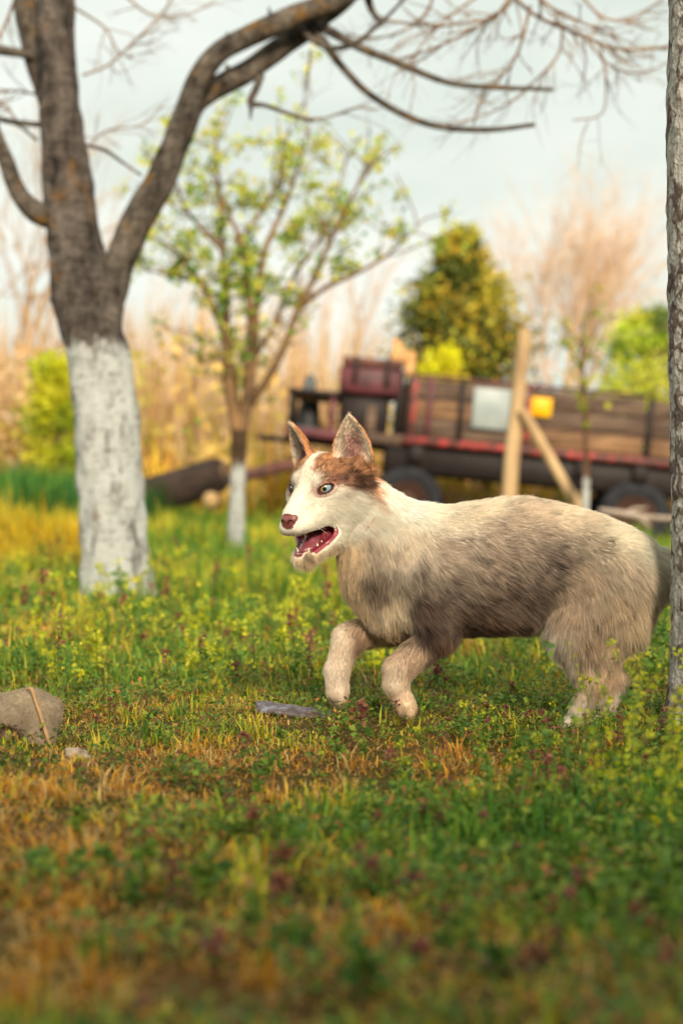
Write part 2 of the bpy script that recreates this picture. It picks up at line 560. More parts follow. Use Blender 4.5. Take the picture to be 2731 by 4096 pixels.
grass_mat = mat_vcol('grass_blades', 0.55, 0.35, 0.25)
gp = []
for n, y0, y1, L0, L1, W0, lean0 in ((40000, 0.95, 2.3, 0.016, 0.044, 0.0034, 0.85), (76000, 2.3, 3.6, 0.011, 0.034, 0.0028, 0.9), (64000, 3.6, 6.5, 0.025, 0.075, 0.0042, 0.8),
                                 (52000, 6.5, 11, 0.05, 0.13, 0.006, 0.65), (52000, 11, 19, 0.08, 0.24, 0.010, 0.45), (22000, 19, 34, 0.15, 0.40, 0.02, 0.4)):
    x, y = scatter(n, y0, y1, 0.30)
    col, k = sward_color(x, y, n)
    tuft = vn2(x, y, 0.05 * max(1, y0 / 2.5), 1.0)
    keep = tuft > 0.20 + 0.22 * np.clip(blobs(x, y, [(-0.28, 1.18, 0.22, 0.16, 1.0), (0.1, 2.45, 0.10, 0.08, 0.8), (-0.12, 2.75, 0.14, 0.06, 0.7)]), 0, 1)
    x, y, col, k, tuft = x[keep], y[keep], col[keep], k[keep], tuft[keep]
    m = len(x)
    lush = np.clip(blobs(x, y, LUSH), 0, 1)
    L = rng.uniform(L0, L1, m) * (0.35 + 1.25 * tuft ** 1.5) * (0.6 + 0.8 * vn2(x, y, 0.22 * max(1, y0 / 3), 14.0)) * (1 + 0.45 * lush) * np.where(k == 2, 0.85, 1.0)
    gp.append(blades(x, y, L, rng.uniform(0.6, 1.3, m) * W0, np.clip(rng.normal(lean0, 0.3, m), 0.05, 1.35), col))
# taller green growth at the foot of the reeds on the left
n = 7000
x, y = rng.uniform(-5.5, -1.7, n), rng.uniform(14.2, 18.5, n)
gp.append(blades(x, y, rng.uniform(0.25, 0.55, n), rng.uniform(0.008, 0.02, n), np.clip(rng.normal(0.35, 0.2, n), 0.02, 1), np.array([lin(52, 110, 48), lin(74, 128, 50), lin(40, 92, 46), lin(110, 150, 54)])[rng.integers(0, 4, n)] * rng.uniform(0.7, 1.2, (n, 1))))
# dead straw lying flat between the blades
x, y = scatter(26000, 0.95, 5.0, 0.30)
m = rng.random(len(x)) < 0.35 + 0.65 * np.clip(vn2(x, y, 0.16, 21.0) * 1.6 - 0.4 + blobs(x, y, DRY), 0, 1)
x, y = x[m], y[m]
col = np.array([lin(196, 160, 100), lin(172, 130, 78), lin(140, 104, 66), lin(208, 150, 70)])[rng.integers(0, 4, len(x))] * rng.uniform(0.6, 1.1, (len(x), 1))
gp.append(blades(x, y, rng.uniform(0.02, 0.06, len(x)), rng.uniform(0.0012, 0.003, len(x)), rng.uniform(1.15, 1.5, len(x)), col, gz(x, y) + rng.uniform(0.0, 0.012, len(x))))
# creeping clover-like leaves in mats
def creepers(n, y0, y1, size, seed):
    x, y = scatter(n, y0, y1, 0.30)
    mat_ = vn2(x, y, 0.11 * max(1, y0 / 2.5), seed)
    k = mat_ > 0.50 + 0.25 * np.clip(blobs(x, y, DRY), 0, 1)
    x, y, mat_ = x[k], y[k], mat_[k]; m = len(x)
    P = np.stack([x, y, gz(x, y) + rng.uniform(0.003, 0.030, m) * (0.5 + mat_) * max(1, y0 / 3)], -1)
    a = rng.uniform(0, 2 * math.pi, m); el = rng.normal(0.15, 0.45, m)
    d = np.stack([np.cos(a) * np.cos(el), np.sin(a) * np.cos(el), np.sin(el)], -1); s = np.stack([-np.sin(a), np.cos(a), rng.normal(0, 0.3, m)], -1)
    L = (size * rng.uniform(0.6, 1.4, m))[:, None]
    v = np.stack([P, P + d * L * 0.6 + s * L * 0.36, P + d * L, P + d * L * 0.6 - s * L * 0.36], 1).reshape(-1, 3)
    i = np.arange(m)[:, None] * 4
    pal = np.array([lin(104, 136, 50), lin(128, 154, 56), lin(78, 112, 48), lin(156, 164, 60), lin(190, 130, 66), lin(140, 88, 70)])
    w = rng.choice(6, m, p=(0.26, 0.26, 0.16, 0.18, 0.10, 0.04))
    c = pal[w] * rng.uniform(0.7, 1.25, (m, 1)) * (0.7 + 0.5 * vn2(x, y, 0.07, seed + 3))[:, None]
    return v, i + np.array([[0, 1, 2, 3]]), np.zeros((0, 3), int), np.repeat(c, 4, axis=0)
gp.append(creepers(34000, 0.95, 2.4, 0.011, 31.0)); gp.append(creepers(40000, 2.4, 4.0, 0.010, 37.0)); gp.append(creepers(36000, 4.0, 8.0, 0.018, 41.0))
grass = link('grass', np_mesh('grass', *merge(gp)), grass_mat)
tag(grass, 'green and dry orange meadow grass under the dog', 'grass', kind='stuff')
# taller tufts standing out of the sward
gp = []
for n, y0, y1, L0, L1, W0 in ((36, 1.15, 2.4, 0.03, 0.065, 0.0038), (70, 2.4, 4.2, 0.025, 0.055, 0.0034), (160, 4.2, 9, 0.10, 0.2, 0.006)):
    tx, ty = scatter(n, y0, y1, 0.28)
    for cx, cy in zip(tx, ty):
        m = int(rng.integers(14, 34))
        r_ = 0.012 * max(1, cy / 3)
        x, y = cx + rng.normal(0, r_, m), cy + rng.normal(0, r_, m)
        dry = float(blobs(np.array([cx]), np.array([cy]), DRY)[0] - 0.7 * blobs(np.array([cx]), np.array([cy]), LUSH)[0]) + rng.normal(0, 0.25)
        pal = PAL['dry'] if dry > 0.5 else PAL['yellow'] if dry > 0.2 else PAL['green']
        col = pal[rng.integers(0, len(pal), m)] * rng.uniform(0.75, 1.2, (m, 1))
        gp.append(blades(x, y, rng.uniform(L0, L1, m), rng.uniform(0.7, 1.3, m) * W0, np.clip(rng.normal(0.5, 0.25, m), 0.05, 1.3), col))
tufts = link('grass_tufts', np_mesh('grass_tufts', *merge(gp)), grass_mat)
tag(tufts, 'loose tufts of longer grass rising from the meadow', 'grass', kind='stuff')
# ------------------------------------------------------------------ the dog
# modelled in "dog units": u right, v down, w towards the viewer, 2200 units per metre, standing 3 m from the lens
DU, DY = 2200.0, 3.0
def d2w(p):
    p = np.asarray(p, float)
    return np.stack([(p[..., 0] - 1365.5) / DU, DY - p[..., 2] / DU, CAM_H + (2048 - p[..., 1]) / DU], -1)
def dvec(v):
    v = np.asarray(v, float)
    return np.stack([v[..., 0], -v[..., 2], -v[..., 1]], -1)

TH, PH = R(55), R(15)
HF = np.array([-math.cos(TH) * math.cos(PH), math.sin(PH), math.sin(TH) * math.cos(PH)])
HU = np.array([-math.cos(TH) * math.sin(PH), -math.cos(PH), math.sin(TH) * math.sin(PH)])
HL = np.array([math.sin(TH), 0, math.cos(TH)])
HO = np.array([1286.0, 1930.0, 62.0])
def hp(f, l, h): return HO + f * HF + l * HL + h * HU
def to_head(p):
    q = np.asarray(p, float) - HO
    return np.stack([q @ HF, q @ HL, q @ HU], -1)
def unit(v):
    v = np.asarray(v, float)
    return v / (np.linalg.norm(v, axis=-1, keepdims=True) + 1e-9)

# torso: outline along its length (u, top, bottom, half width)
TORSO = np.array([
    [1490, 2140, 2430, 120], [1540, 2085, 2510, 150], [1620, 2040, 2540, 172], [1700, 2024, 2552, 186], [1800, 2026, 2550, 194],
    [1900, 2012, 2535, 198], [2000, 1995, 2528, 195], [2100, 1991, 2520, 188], [2200, 2008, 2500, 178], [2300, 2032, 2490, 172],
    [2400, 2062, 2480, 172], [2500, 2106, 2470, 165], [2580, 2152, 2440, 140], [2625, 2190, 2400, 112]], float)

def torso_sdf(x, y, z):
    uc = np.clip(x, TORSO[0, 0], TORSO[-1, 0])
    top, bot, hw = (np.interp(uc, TORSO[:, 0], TORSO[:, i]) for i in (1, 2, 3))
    cv, hh = (top + bot) / 2, (bot - top) / 2
    qv, qw, qu = (y - cv) / hh, z / hw, (x - uc) / 62.0
    # a little boxier than an ellipse
    k0 = np.sqrt(qv ** 2 + qw ** 2 + qu ** 2) + 1e-6
    k1 = np.sqrt((qv / hh) ** 2 + (qw / hw) ** 2 + (qu / 62.0) ** 2) + 1e-9
    return k0 * (k0 - 1) / k1

EARS = []   # (base, axis, width axis, opening axis, length, width profile)
def make_ear(base, tip, opening, wmax):
    base, tip = np.array(base, float), np.array(tip, float)
    A = tip - base; Ln = np.linalg.norm(A); A /= Ln
    C = np.array(opening, float); C -= A * (C @ A); C /= np.linalg.norm(C)
    B = np.cross(A, C)
    EARS.append((base, A, B, C, Ln, wmax))
make_ear(hp(-62, 128, 84), np.array([1398, 1660, 114]), 0.92 * HF + 0.30 * HL - 0.1 * HU, 84)
make_ear(hp(-58, -114, 86), np.array([1172, 1684, -36]), 0.82 * HF - 0.42 * HL - 0.1 * HU, 80)
EAR_A = np.array([-0.35, 0, 0.3, 0.6, 0.82, 0.95, 1.02])
EAR_W = np.array([0.95, 1.0, 0.93, 0.66, 0.36, 0.13, 0.02])
def ear_sdf(e, x, y, z):
    base, A, B, C, Ln, wm = e
    px, py, pz = x - base[0], y - base[1], z - base[2]
    a = (px * A[0] + py * A[1] + pz * A[2]) / Ln
    b = px * B[0] + py * B[1] + pz * B[2]
    c = px * C[0] + py * C[1] + pz * C[2]
    W = np.interp(a, EAR_A, EAR_W) * wm
    rb = np.clip(b / (W + 4), -1.3, 1.3)
    c0 = -0.62 * W * (1 - rb ** 2) + 0.20 * wm
    d = np.maximum(np.abs(c - c0) * 0.72 - 7.5 * (0.6 + 0.4 * np.clip(1 - a, 0, 1)), np.abs(b) - W)
    d = np.maximum(d, (a - 1.0) * Ln)
    return np.maximum(d, (-0.33 - a) * Ln)

CAVITY = [((48, 74, -170), (240, 36, -200), 15, 43), ((48, -74, -170), (240, -36, -200), 15, 43),
          ((66, 0, -172), (250, 0, -200), 20, 45), ((140, 40, -190), (235, 32, -202), 28, 43), ((140, -40, -190), (235, -32, -202), 28, 43)]
def cavity_dist(P):
    """distance to the open mouth's hollow at points P (dog units)"""
    d = np.full(len(P), 1e3)
    for a, b, ra, rb in CAVITY:
        a, b = hp(*a), hp(*b); ba = b - a
        t = np.clip((P - a) @ ba / (ba @ ba), 0, 1)
        d = np.minimum(d, np.linalg.norm(P - a - t[:, None] * ba, axis=1) - (ra + (rb - ra) * t))
    return d
EYE_S = [(88, 82, -4), (88, -82, -4)]          # where the eyes sit, before settling them on the skull
EYE_N = [unit(0.76 * HF + 0.65 * HL), unit(0.76 * HF - 0.65 * HL)]
EYE_R = 29.0
EYE_P, EYE_T, EYE_UP = [], [], []

fld = Field((1075, 1625, -265), (2850, 2935, 345), 5.0)
fld.op(torso_sdf, (1400, 1980, -200), (2700, 2560, 200), 40)
HM = np.array([HF, HL, HU])
I3 = np.eye(3)
# neck and breast
fld.cone((1455, 2040, 0), (1640, 2235, 0), 134, 205, 60, sc=(1, 1, 0.70))
fld.cone((1440, 2060, 0), (1505, 2310, 0), 112, 132, 50, sc=(1, 1, 0.75))
fld.cone((1510, 2310, 0), (1565, 2440, 0), 122, 108, 50)
# near foreleg
fld.cone((1650, 2330, 95), (1745, 2520, 105), 105, 78, 50)
fld.cone((1745, 2530, 105), (1590, 2672, 100), 70, 55, 26)
fld.cone((1590, 2672, 100), (1579, 2724, 100), 55, 51, 20)
fld.cone((1584, 2735, 100), (1606, 2785, 98), 44, 36, 18)
fld.cone((1606, 2785, 98), (1622, 2818, 98), 38, 38, 14)
for k in range(4):
    fld.cone((1600 + 8 * k, 2812, 66 + 21 * k), (1606 + 10 * k, 2842, 66 + 21 * k), 18, 15, 4)
# far foreleg, lifted
fld.cone((1580, 2340, -80), (1560, 2500, -85), 105, 76, 50)
fld.cone((1555, 2505, -85), (1390, 2562, -60), 70, 56, 26)
fld.cone((1390, 2562, -60), (1348, 2690, -50), 56, 47, 30)
fld.cone((1346, 2690, -50), (1350, 2772, -45), 47, 46, 18)
for k in range(4):
    fld.cone((1336 + 9 * k, 2775, -80 + 22 * k), (1332 + 11 * k, 2818, -80 + 22 * k), 20, 16, 4)
# near hind leg
fld.cone((2470, 2290, 70), (2290, 2520, 105), 150, 92, 60)
fld.cone((2540, 2330, 60), (2490, 2480, 85), 105, 88, 50)
fld.cone((2275, 2520, 108), (2335, 2690, 102), 98, 62, 40)
fld.cone((2440, 2490, 90), (2378, 2715, 100), 88, 44, 50)
fld.cone((2362, 2712, 100), (2294, 2848, 100), 48, 33, 24)
fld.cone((2298, 2860, 100), (2258, 2882, 100), 34, 28, 14)
for k in range(4):
    fld.cone((2262, 2882, 78 + 15 * k), (2244, 2890, 78 + 15 * k), 15, 12, 8)
# far hind leg
fld.cone((2470, 2290, -70), (2350, 2530, -105), 140, 88, 60)
fld.cone((2350, 2530, -105), (2475, 2735, -100), 84, 42, 40)
fld.cone((2475, 2735, -100), (2440, 2860, -100), 46, 34, 20)
fld.cone((2440, 2866, -100), (2405, 2884, -100), 27, 22, 14)
for k in range(4):
    fld.cone((2405, 2882, -122 + 15 * k), (2390, 2890, -122 + 15 * k), 14, 11, 8)
# tail, hanging
fld.cone((2600, 2230, 0), (2700, 2262, -10), 40, 32, 30)
fld.cone((2700, 2262, -10), (2765, 2370, -20), 32, 34, 20)
fld.cone((2765, 2370, -20), (2785, 2520, -25), 34, 14, 20)
# head
fld.ell(hp(-8, 0, 2), HM, (122, 116, 112), 30)
fld.cone(hp(5, 70, -70), hp(-35, 86, -95), 74, 72, 40)
fld.cone(hp(5, -70, -70), hp(-35, -86, -95), 74, 72, 40)
fld.cone(hp(60, 48, -70), hp(40, -48, -70), 66, 66, 40)
for s in (-1, 1):
    fld.cone(hp(-40, 92 * s, -40), hp(-62, 98 * s, -105), 66, 66, 26)
fld.cone(hp(80, 0, -54), hp(216, 0, -94), 66, 43, 26)
fld.cone(hp(66, 0, 4), hp(214, 0, -70), 48, 30, 30)
fld.cone(hp(80, 54, -106), hp(222, 22, -124), 50, 37, 20)
fld.cone(hp(80, -54, -106), hp(222, -22, -124), 50, 37, 20)
fld.cone(hp(84, 42, 34), hp(70, 70, 28), 24, 20, 26)
fld.cone(hp(82, -40, 34), hp(70, -58, 28), 22, 18, 26)
for s in (-1, 1):
    fld.cone(hp(-66, 84 * s, 52), hp(-92, 112 * s, 70), 46, 42, 30)
    fld.cone(hp(56, 68 * s, -8), hp(34, 96 * s, -26), 40, 38, 26)
fld.cone(hp(200, 18, -256), hp(60, 62, -210), 23, 38, 20)
fld.cone(hp(200, -18, -256), hp(60, -62, -210), 23, 38, 20)
fld.cone(hp(196, 0, -259), hp(70, 0, -226), 23, 34, 20)
fld.cone(hp(60, 66, -200), hp(10, 74, -120), 44, 60, 30)
fld.cone(hp(60, -66, -200), hp(10, -74, -120), 44, 60, 30)
for e in EARS:
    lo = e[0] - 120; hi = e[0] + 120 + np.abs(e[1]) * e[4]
    lo = np.minimum(lo, e[0] + e[1] * e[4] - 40)
    fld.cone(e[0] - e[3] * 26 - e[1] * 30, e[0] - e[3] * 20 - e[1] * 78, 56, 60, 24)
    fld.op(lambda x, y, z, e=e: ear_sdf(e, x, y, z), lo, hi, 14, pad=20)
    fld.ell(e[0] + e[3] * 34 + e[1] * 20, np.array([e[1], e[2], e[3]]), (64, 56, 44), 14, 'sub')
for a, b, ra, rb in CAVITY:
    fld.cone(hp(*a), hp(*b), ra, rb, 7, 'sub')
for (f, l, h), n in zip(EYE_S, EYE_N):
    side = np.sign(l)
    ss = np.arange(-45, 45, 1.0)
    smp = hp(f, l, h) + ss[:, None] * n
    ii = np.round((smp - fld.lo) / fld.h).astype(int)
    s0 = ss[np.argmax(fld.D[ii[:, 0], ii[:, 1], ii[:, 2]] > 0)]
    sp = hp(f, l, h) + n * s0                       # point on the skin
    t = np.cross(n, HU)
    t = unit(t * np.sign(t @ HL) * side + 0.30 * HU)     # lid line, rising outwards
    up = np.cross(t, n); up = unit(up * np.sign(up @ HU))
    EYE_P.append(sp); EYE_T.append(t); EYE_UP.append(up)
    fld.ell(sp + n * 3, np.array([n, t, up]), (24, 33, 12.5), 5, 'sub')
    fld.cone(sp + t * 30 + n * 4, sp - t * 34 - up * 4 + n * 4, 5, 6, 6, 'sub')

V, Q = surface_nets(fld.D, fld.lo, fld.h)
del fld
# light smoothing along the mesh edges
E = np.vstack([Q[:, [0, 1]], Q[:, [1, 2]], Q[:, [2, 3]], Q[:, [3, 0]]])
for _ in range(2):
    acc = np.zeros_like(V); num = np.zeros(len(V))
    for i in range(3):
        acc[:, i] = np.bincount(E[:, 0], V[E[:, 1], i], len(V)) + np.bincount(E[:, 1], V[E[:, 0], i], len(V))
    num = np.bincount(E[:, 0], minlength=len(V)) + np.bincount(E[:, 1], minlength=len(V))
    V = V * 0.5 + acc / np.maximum(num, 1)[:, None] * 0.5

def vnormals(V, Q):
    fn = np.cross(V[Q[:, 2]] - V[Q[:, 0]], V[Q[:, 3]] - V[Q[:, 1]])
    N = np.zeros_like(V)
    for k in range(4):
        for i in range(3):
            N[:, i] += np.bincount(Q[:, k], fn[:, i], len(V))
    return unit(N), fn
N, fn = vnormals(V, Q)
if (N[np.argmax(V[:, 0])][0] < 0):
    Q = Q[:, ::-1]; N, fn = vnormals(V, Q)

# ---- coat: pigment and lie of the hair, from points spread over the animal
COAT = np.array([
    # u, v, r, g, b, hair length, flow du, dv
    [1548, 1950, 248, 243, 228, 30, 0.5, 0.8], [1560, 2050, 246, 240, 224, 36, 0.5, 0.8], [1440, 1985, 244, 238, 224, 26, 0.6, 0.8], [1440, 2060, 244, 236, 218, 30, 0.5, 0.9], [1415, 2130, 236, 222, 196, 34, 0.4, 1.0],
    [1502, 1890, 196, 134, 88, 24, 0.4, 0.9], [1496, 1960, 206, 158, 114, 28, 0.4, 0.9], [1490, 2040, 214, 176, 138, 34, 0.3, 1.0], [1470, 2125, 196, 164, 132, 36, 0.3, 1.0], [1560, 1985, 250, 246, 230, 36, 0.6, 0.75], [1640, 2040, 250, 246, 230, 40, 0.8, 0.5], [1720, 2050, 246, 238, 218, 36, 0.9, 0.4],
    [1560, 2120, 242, 232, 210, 40, 0.5, 0.9], [1600, 2230, 206, 188, 164, 40, 0.4, 0.9], [1500, 2190, 216, 196, 166, 38, 0.2, 1.0], [1400, 2200, 214, 186, 142, 40, 0.2, 1.0],
    [1480, 2310, 164, 140, 112, 42, 0.2, 1.0], [1330, 2270, 206, 172, 120, 40, 0.2, 1.0], [1400, 2340, 206, 176, 132, 42, 0.25, 1.0],
    [1430, 2440, 200, 174, 138, 42, 0.3, 1.0], [1560, 2425, 236, 216, 180, 48, 0.15, 1.0], [1510, 2350, 142, 118, 96, 42, 0.2, 1.0],
    [1560, 2520, 190, 160, 122, 40, 0.2, 1.0], [1650, 2300, 158, 138, 118, 38, 0.6, 0.8], [1650, 2170, 222, 206, 182, 38, 0.7, 0.6],
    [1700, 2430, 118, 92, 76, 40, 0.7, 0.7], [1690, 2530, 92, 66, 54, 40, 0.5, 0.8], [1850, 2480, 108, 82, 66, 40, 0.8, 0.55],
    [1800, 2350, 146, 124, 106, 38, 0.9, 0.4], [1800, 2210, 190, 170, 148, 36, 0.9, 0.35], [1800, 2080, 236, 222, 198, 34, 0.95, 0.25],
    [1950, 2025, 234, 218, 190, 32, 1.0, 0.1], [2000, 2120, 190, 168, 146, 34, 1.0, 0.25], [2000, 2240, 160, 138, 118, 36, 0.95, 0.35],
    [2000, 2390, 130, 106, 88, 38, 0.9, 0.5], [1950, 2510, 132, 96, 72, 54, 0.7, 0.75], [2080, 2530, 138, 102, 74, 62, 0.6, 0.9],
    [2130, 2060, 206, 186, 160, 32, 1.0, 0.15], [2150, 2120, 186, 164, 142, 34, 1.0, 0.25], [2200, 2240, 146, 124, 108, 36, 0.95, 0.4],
    [2120, 2370, 120, 98, 84, 38, 0.85, 0.55], [2260, 2060, 232, 214, 184, 32, 1.0, 0.25], [2350, 2190, 206, 186, 158, 36, 0.9, 0.45],
    [2450, 2130, 244, 232, 204, 34, 0.95, 0.4], [2590, 2210, 250, 240, 214, 38, 0.85, 0.5], [2300, 2330, 192, 166, 136, 36, 0.5, 0.8],
    [2480, 2290, 216, 196, 168, 38, 0.6, 0.8], [2630, 2340, 234, 216, 184, 50, 0.4, 1.0], [2240, 2450, 178, 152, 122, 40, 0.0, 1.0],
    [2170, 2540, 226, 210, 186, 58, -0.35, 1.0], [2360, 2570, 188, 160, 128, 36, 0.2, 1.0], [2220, 2660, 230, 212, 186, 36, 0.15, 1.0],
    [2310, 2750, 212, 186, 154, 24, 0.2, 1.0], [2280, 2860, 214, 200, 184, 20, -0.2, 1.0], [2450, 2460, 206, 180, 144, 42, 0.25, 1.0],
    [2560, 2500, 230, 206, 164, 64, 0.3, 1.0], [2400, 2720, 214, 180, 140, 26, 0.2, 1.0], [2450, 2860, 206, 188, 168, 20, -0.1, 1.0],
    [1345, 2560, 210, 188, 162, 15, -0.3, 1.0], [1450, 2560, 170, 134, 100, 26, -0.5, 0.8], [1330, 2690, 208, 188, 164, 15, 0.0, 1.0],
    [1350, 2770, 200, 178, 152, 12, 0.05, 1.0], [1352, 2835, 164, 136, 110, 12, 0.1, 1.0], [1770, 2580, 132, 96, 72, 34, -0.3, 1.0],
    [1650, 2620, 186, 156, 126, 20, -0.5, 0.9], [1570, 2710, 200, 178, 150, 15, -0.1, 1.0], [1620, 2810, 216, 186, 148, 16, 0.4, 1.0],
    [1640, 2850, 190, 158, 124, 12, 0.3, 1.0], [2700, 2270, 210, 170, 122, 40, 0.6, 1.0], [2780, 2480, 190, 146, 100, 46, 0.1, 1.0]], float)
COAT_LIN = np.array([lin(*c) for c in COAT[:, 2:5]])
_g = COAT_LIN.mean(1, keepdims=True)
COAT_LIN = np.minimum((COAT_LIN * 0.76 + _g * 0.24) * (1.0 + 1.0 * np.clip(1 - _g / 0.74, 0, 1)), 0.90)
SABLE = {(1480, 2310): .55, (1510, 2350): .5, (1650, 2300): .62, (1700, 2430): .5, (1690, 2530): .45, (1850, 2480): .5, (1950, 2510): .55, (2080, 2530): .55, (2120, 2370): .6,
         (1500, 2190): .72, (1400, 2200): .9, (1330, 2270): .9, (1400, 2340): .85, (1560, 2520): .8, (1770, 2580): .55, (2000, 2390): .7, (1450, 2560): .6, (2200, 2240): .8, (1800, 2350): .75}
for i, row in enumerate(COAT):
    k_ = SABLE.get((int(row[0]), int(row[1])), 1.0)
    COAT_LIN[i] *= k_ if k_ == 1.0 else 0.25 + 0.78 * k_
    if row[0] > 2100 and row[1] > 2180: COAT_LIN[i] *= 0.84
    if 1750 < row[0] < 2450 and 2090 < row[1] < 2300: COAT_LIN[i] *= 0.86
RUSSET, RUSSET_D, FACE_W = np.array(lin(206, 150, 104)), np.array(lin(150, 104, 82)), np.array(lin(238, 232, 218))
RIM, LIPC = np.array(lin(70, 34, 32)), np.array(lin(122, 46, 56))

def ear_info(P):
    """index of ear (-1 none), along, across, depth"""
    idx = np.full(len(P), -1); A_ = np.zeros(len(P)); B_ = np.zeros(len(P)); C_ = np.zeros(len(P))
    for i, e in enumerate(EARS):
        d = ear_sdf(e, P[:, 0], P[:, 1], P[:, 2])
        q = P - e[0]
        a = q @ e[1] / e[4]
        m = (d < 14) & (a > -0.28)
        idx[m] = i
        A_[m] = a[m]; B_[m] = (q @ e[2])[m]; C_[m] = (q @ e[3])[m]
    return idx, A_, B_, C_

def coat(P, Nn):
    """pigment, hair length (0 = bare), flow direction, bareness kind for points on the body"""
    n = len(P)
    # body: inverse-distance blend
    wob = np.stack([vnoise(P, 45, 3.1), vnoise(P, 45, 9.7)], -1) * 50 - 25
    uv = P[:, :2] + wob
    d2 = ((uv[:, None, :] - COAT[None, :, :2]) ** 2).sum(-1) + 60.0
    w = d2 ** -1.6
    w /= w.sum(1, keepdims=True)
    col = w @ COAT_LIN
    ln = w @ COAT[:, 5]
    fl = w @ COAT[:, 6:8]
    flow = np.stack([fl[:, 0], fl[:, 1], np.zeros(n)], -1)
    # head
    q = to_head(P)
    f, l, h = q[:, 0], q[:, 1], q[:, 2]
    al = np.abs(l)
    hd = np.sqrt((f / 190) ** 2 + (l / 170) ** 2 + ((h + 45) / 200) ** 2)
    isin = (f > -140) & (h > -300) & (hd < 1.9)
    hw = np.where(isin, sstep(-125, -72, f + 0.10 * (h - 60)) * sstep(-24, 14, h + 236 - 0.54 * np.clip(37 - f, 0, 140) + 50 * (vnoise(P, 26, 7.7) - 0.5)), 0)
    # white mask with a russet cap, dark brow wedge running back from the eye, white spots over the eyes
    nz = vnoise(P, 16, 1.3) - 0.5
    nz2 = vnoise(P, 40, 4.4) - 0.5
    diag = h + 0.90 * al
    lowb = 1 - 0.40 * np.clip(62 - f, 0, 130)
    cap = sstep(68, 108, diag + 28 * nz) * sstep(lowb - 14, lowb + 14, h + 18 * nz) * sstep(8, 30, al + 12 * nz + 0.30 * (h - 96))
    wedge = cap * sstep(62, 34, h - lowb + 12 * nz2) * sstep(60, 80, al)
    behind = sstep(-38, -84, f + 30 * nz2 + 0.15 * h) * sstep(-140, -30, h + 30 * nz2)
    for e in EARS:
        behind = np.maximum(behind, sstep(100, 66, np.linalg.norm(P - (e[0] - e[3] * 34 - e[1] * 10), axis=1) + 24 * nz2))
    rus = np.clip(np.maximum(cap, behind * 0.9), 0, 1) * 0.95
    spot = np.exp(-(((f - 92) / 34) ** 2 + ((al - 46) / 24) ** 2 + ((h - 40) / 22) ** 2))
    rus = rus * (1 - np.clip(1.25 * spot, 0, 1))
    rmix = np.clip(0.15 + 0.85 * wedge + 0.7 * nz, 0, 1)[:, None]
    ruffline = sstep(-62, -92, f + 30 * nz2) * sstep(30, -10, h) * 0.55
    rus = np.maximum(rus, ruffline)
    hcol = FACE_W * (1 - rus[:, None]) + (RUSSET * (1 - rmix) + RUSSET_D * rmix) * rus[:, None]
    inner = np.exp(-(((f - 108) / 40) ** 2 + ((al - 42) / 7) ** 2 + ((h - 2) / 20) ** 2)) * 0.85      # tear line beside the bridge
    tan = np.exp(-(((f - 96) / 22) ** 2 + ((al - 66) / 26) ** 2 + ((h + 30) / 12) ** 2)) * 0.45
    stripe = np.exp(-((l + 22) / 5) ** 2) * sstep(-5, 15, h) * sstep(95, 70, h) * 0.3
    blush = np.exp(-(((f - 30) / 34) ** 2 + ((al - 115) / 30) ** 2 + ((h + 34) / 18) ** 2)) * 0.45
    m = np.clip(inner + tan + stripe + blush, 0, 0.85)[:, None]
    hcol = hcol * (1 - m) + np.array(lin(166, 108, 80)) * m
    chin = np.clip(sstep(185, 225, f) * sstep(-120, -140, h) * np.where(h < -215, 0.18, 0.45), 0, 1)[:, None]
    hcol = hcol * (1 - chin) + np.array(lin(150, 120, 100)) * chin
    col = col * (1 - hw[:, None]) + hcol * hw[:, None]
    hl = 14 + 18 * sstep(80, -20, f) * sstep(60, 20, h) + 16 * sstep(-20, -80, f) * sstep(60, -20, h) + 6 * sstep(60, 110, al) - 6 * sstep(150, 210, f)
    hl = hl * (1 - 0.6 * sstep(60, 130, f) * sstep(-185, -215, h))
    ln = ln * (1 - hw) + hl * hw
    # lie of the face hair: away from the nose, sweeping out over the cheeks
    hf = unit(np.stack([-np.ones(n) * 1.0, 0.5 * np.sign(l) * sstep(5, 70, al), np.where(h > 0, 0.35, -0.75) * sstep(150, 40, f)], -1))
    hflow = hf[:, :1] * HF + hf[:, 1:2] * HL + hf[:, 2:3] * HU
    flow = flow * (1 - hw[:, None]) + hflow * hw[:, None]
    # ears
    idx, ea, eb, ec = ear_info(P)
    for i, e in enumerate(EARS):
        m_ = idx == i
        if not m_.any(): continue
        facing = (Nn[m_] @ e[3]) > 0.0
        W = np.interp(ea[m_], EAR_A, EAR_W) * e[5]
        edge = np.abs(eb[m_]) / np.maximum(W, 6)
        inn = facing & (edge < 0.92) & (ec[m_] < 0.30 * e[5])
        deep = np.clip(1 - ((edge - 0.1) / 0.6) ** 2, 0, 1) * sstep(0.8, 0.3, ea[m_])
        cin = np.array(lin(220, 202, 182)) * (1 - deep[:, None] * 0.8) + np.array(lin(150, 92, 84)) * deep[:, None] * 0.8
        cout = np.tile(RUSSET, (m_.sum(), 1)) * (0.9 + 0.3 * vnoise(P[m_], 12)[:, None])
        cc = np.where(inn[:, None], cin, cout)
        k_ = np.where(inn, sstep(-0.26, -0.14, ea[m_]), sstep(-0.1, 0.06, ea[m_]))[:, None]
        col[m_] = col[m_] * (1 - k_) + cc * k_
        ln[m_] = ln[m_] * (1 - k_[:, 0]) + np.where(inn, 17, 10) * k_[:, 0]
        flow[m_] = e[1] + np.where(inn, 0.35, 0.0)[:, None] * (-np.sign(eb[m_])[:, None] * e[2])
    # bare skin: mouth, eyelid rims, nose seat
    bare = np.zeros(n)
    cd = cavity_dist(P)
    inside = (hw > 0.5) & (f > 40)
    mouth = inside & (cd < 5)
    upper = h > -150 - 0.10 * (f - 60)
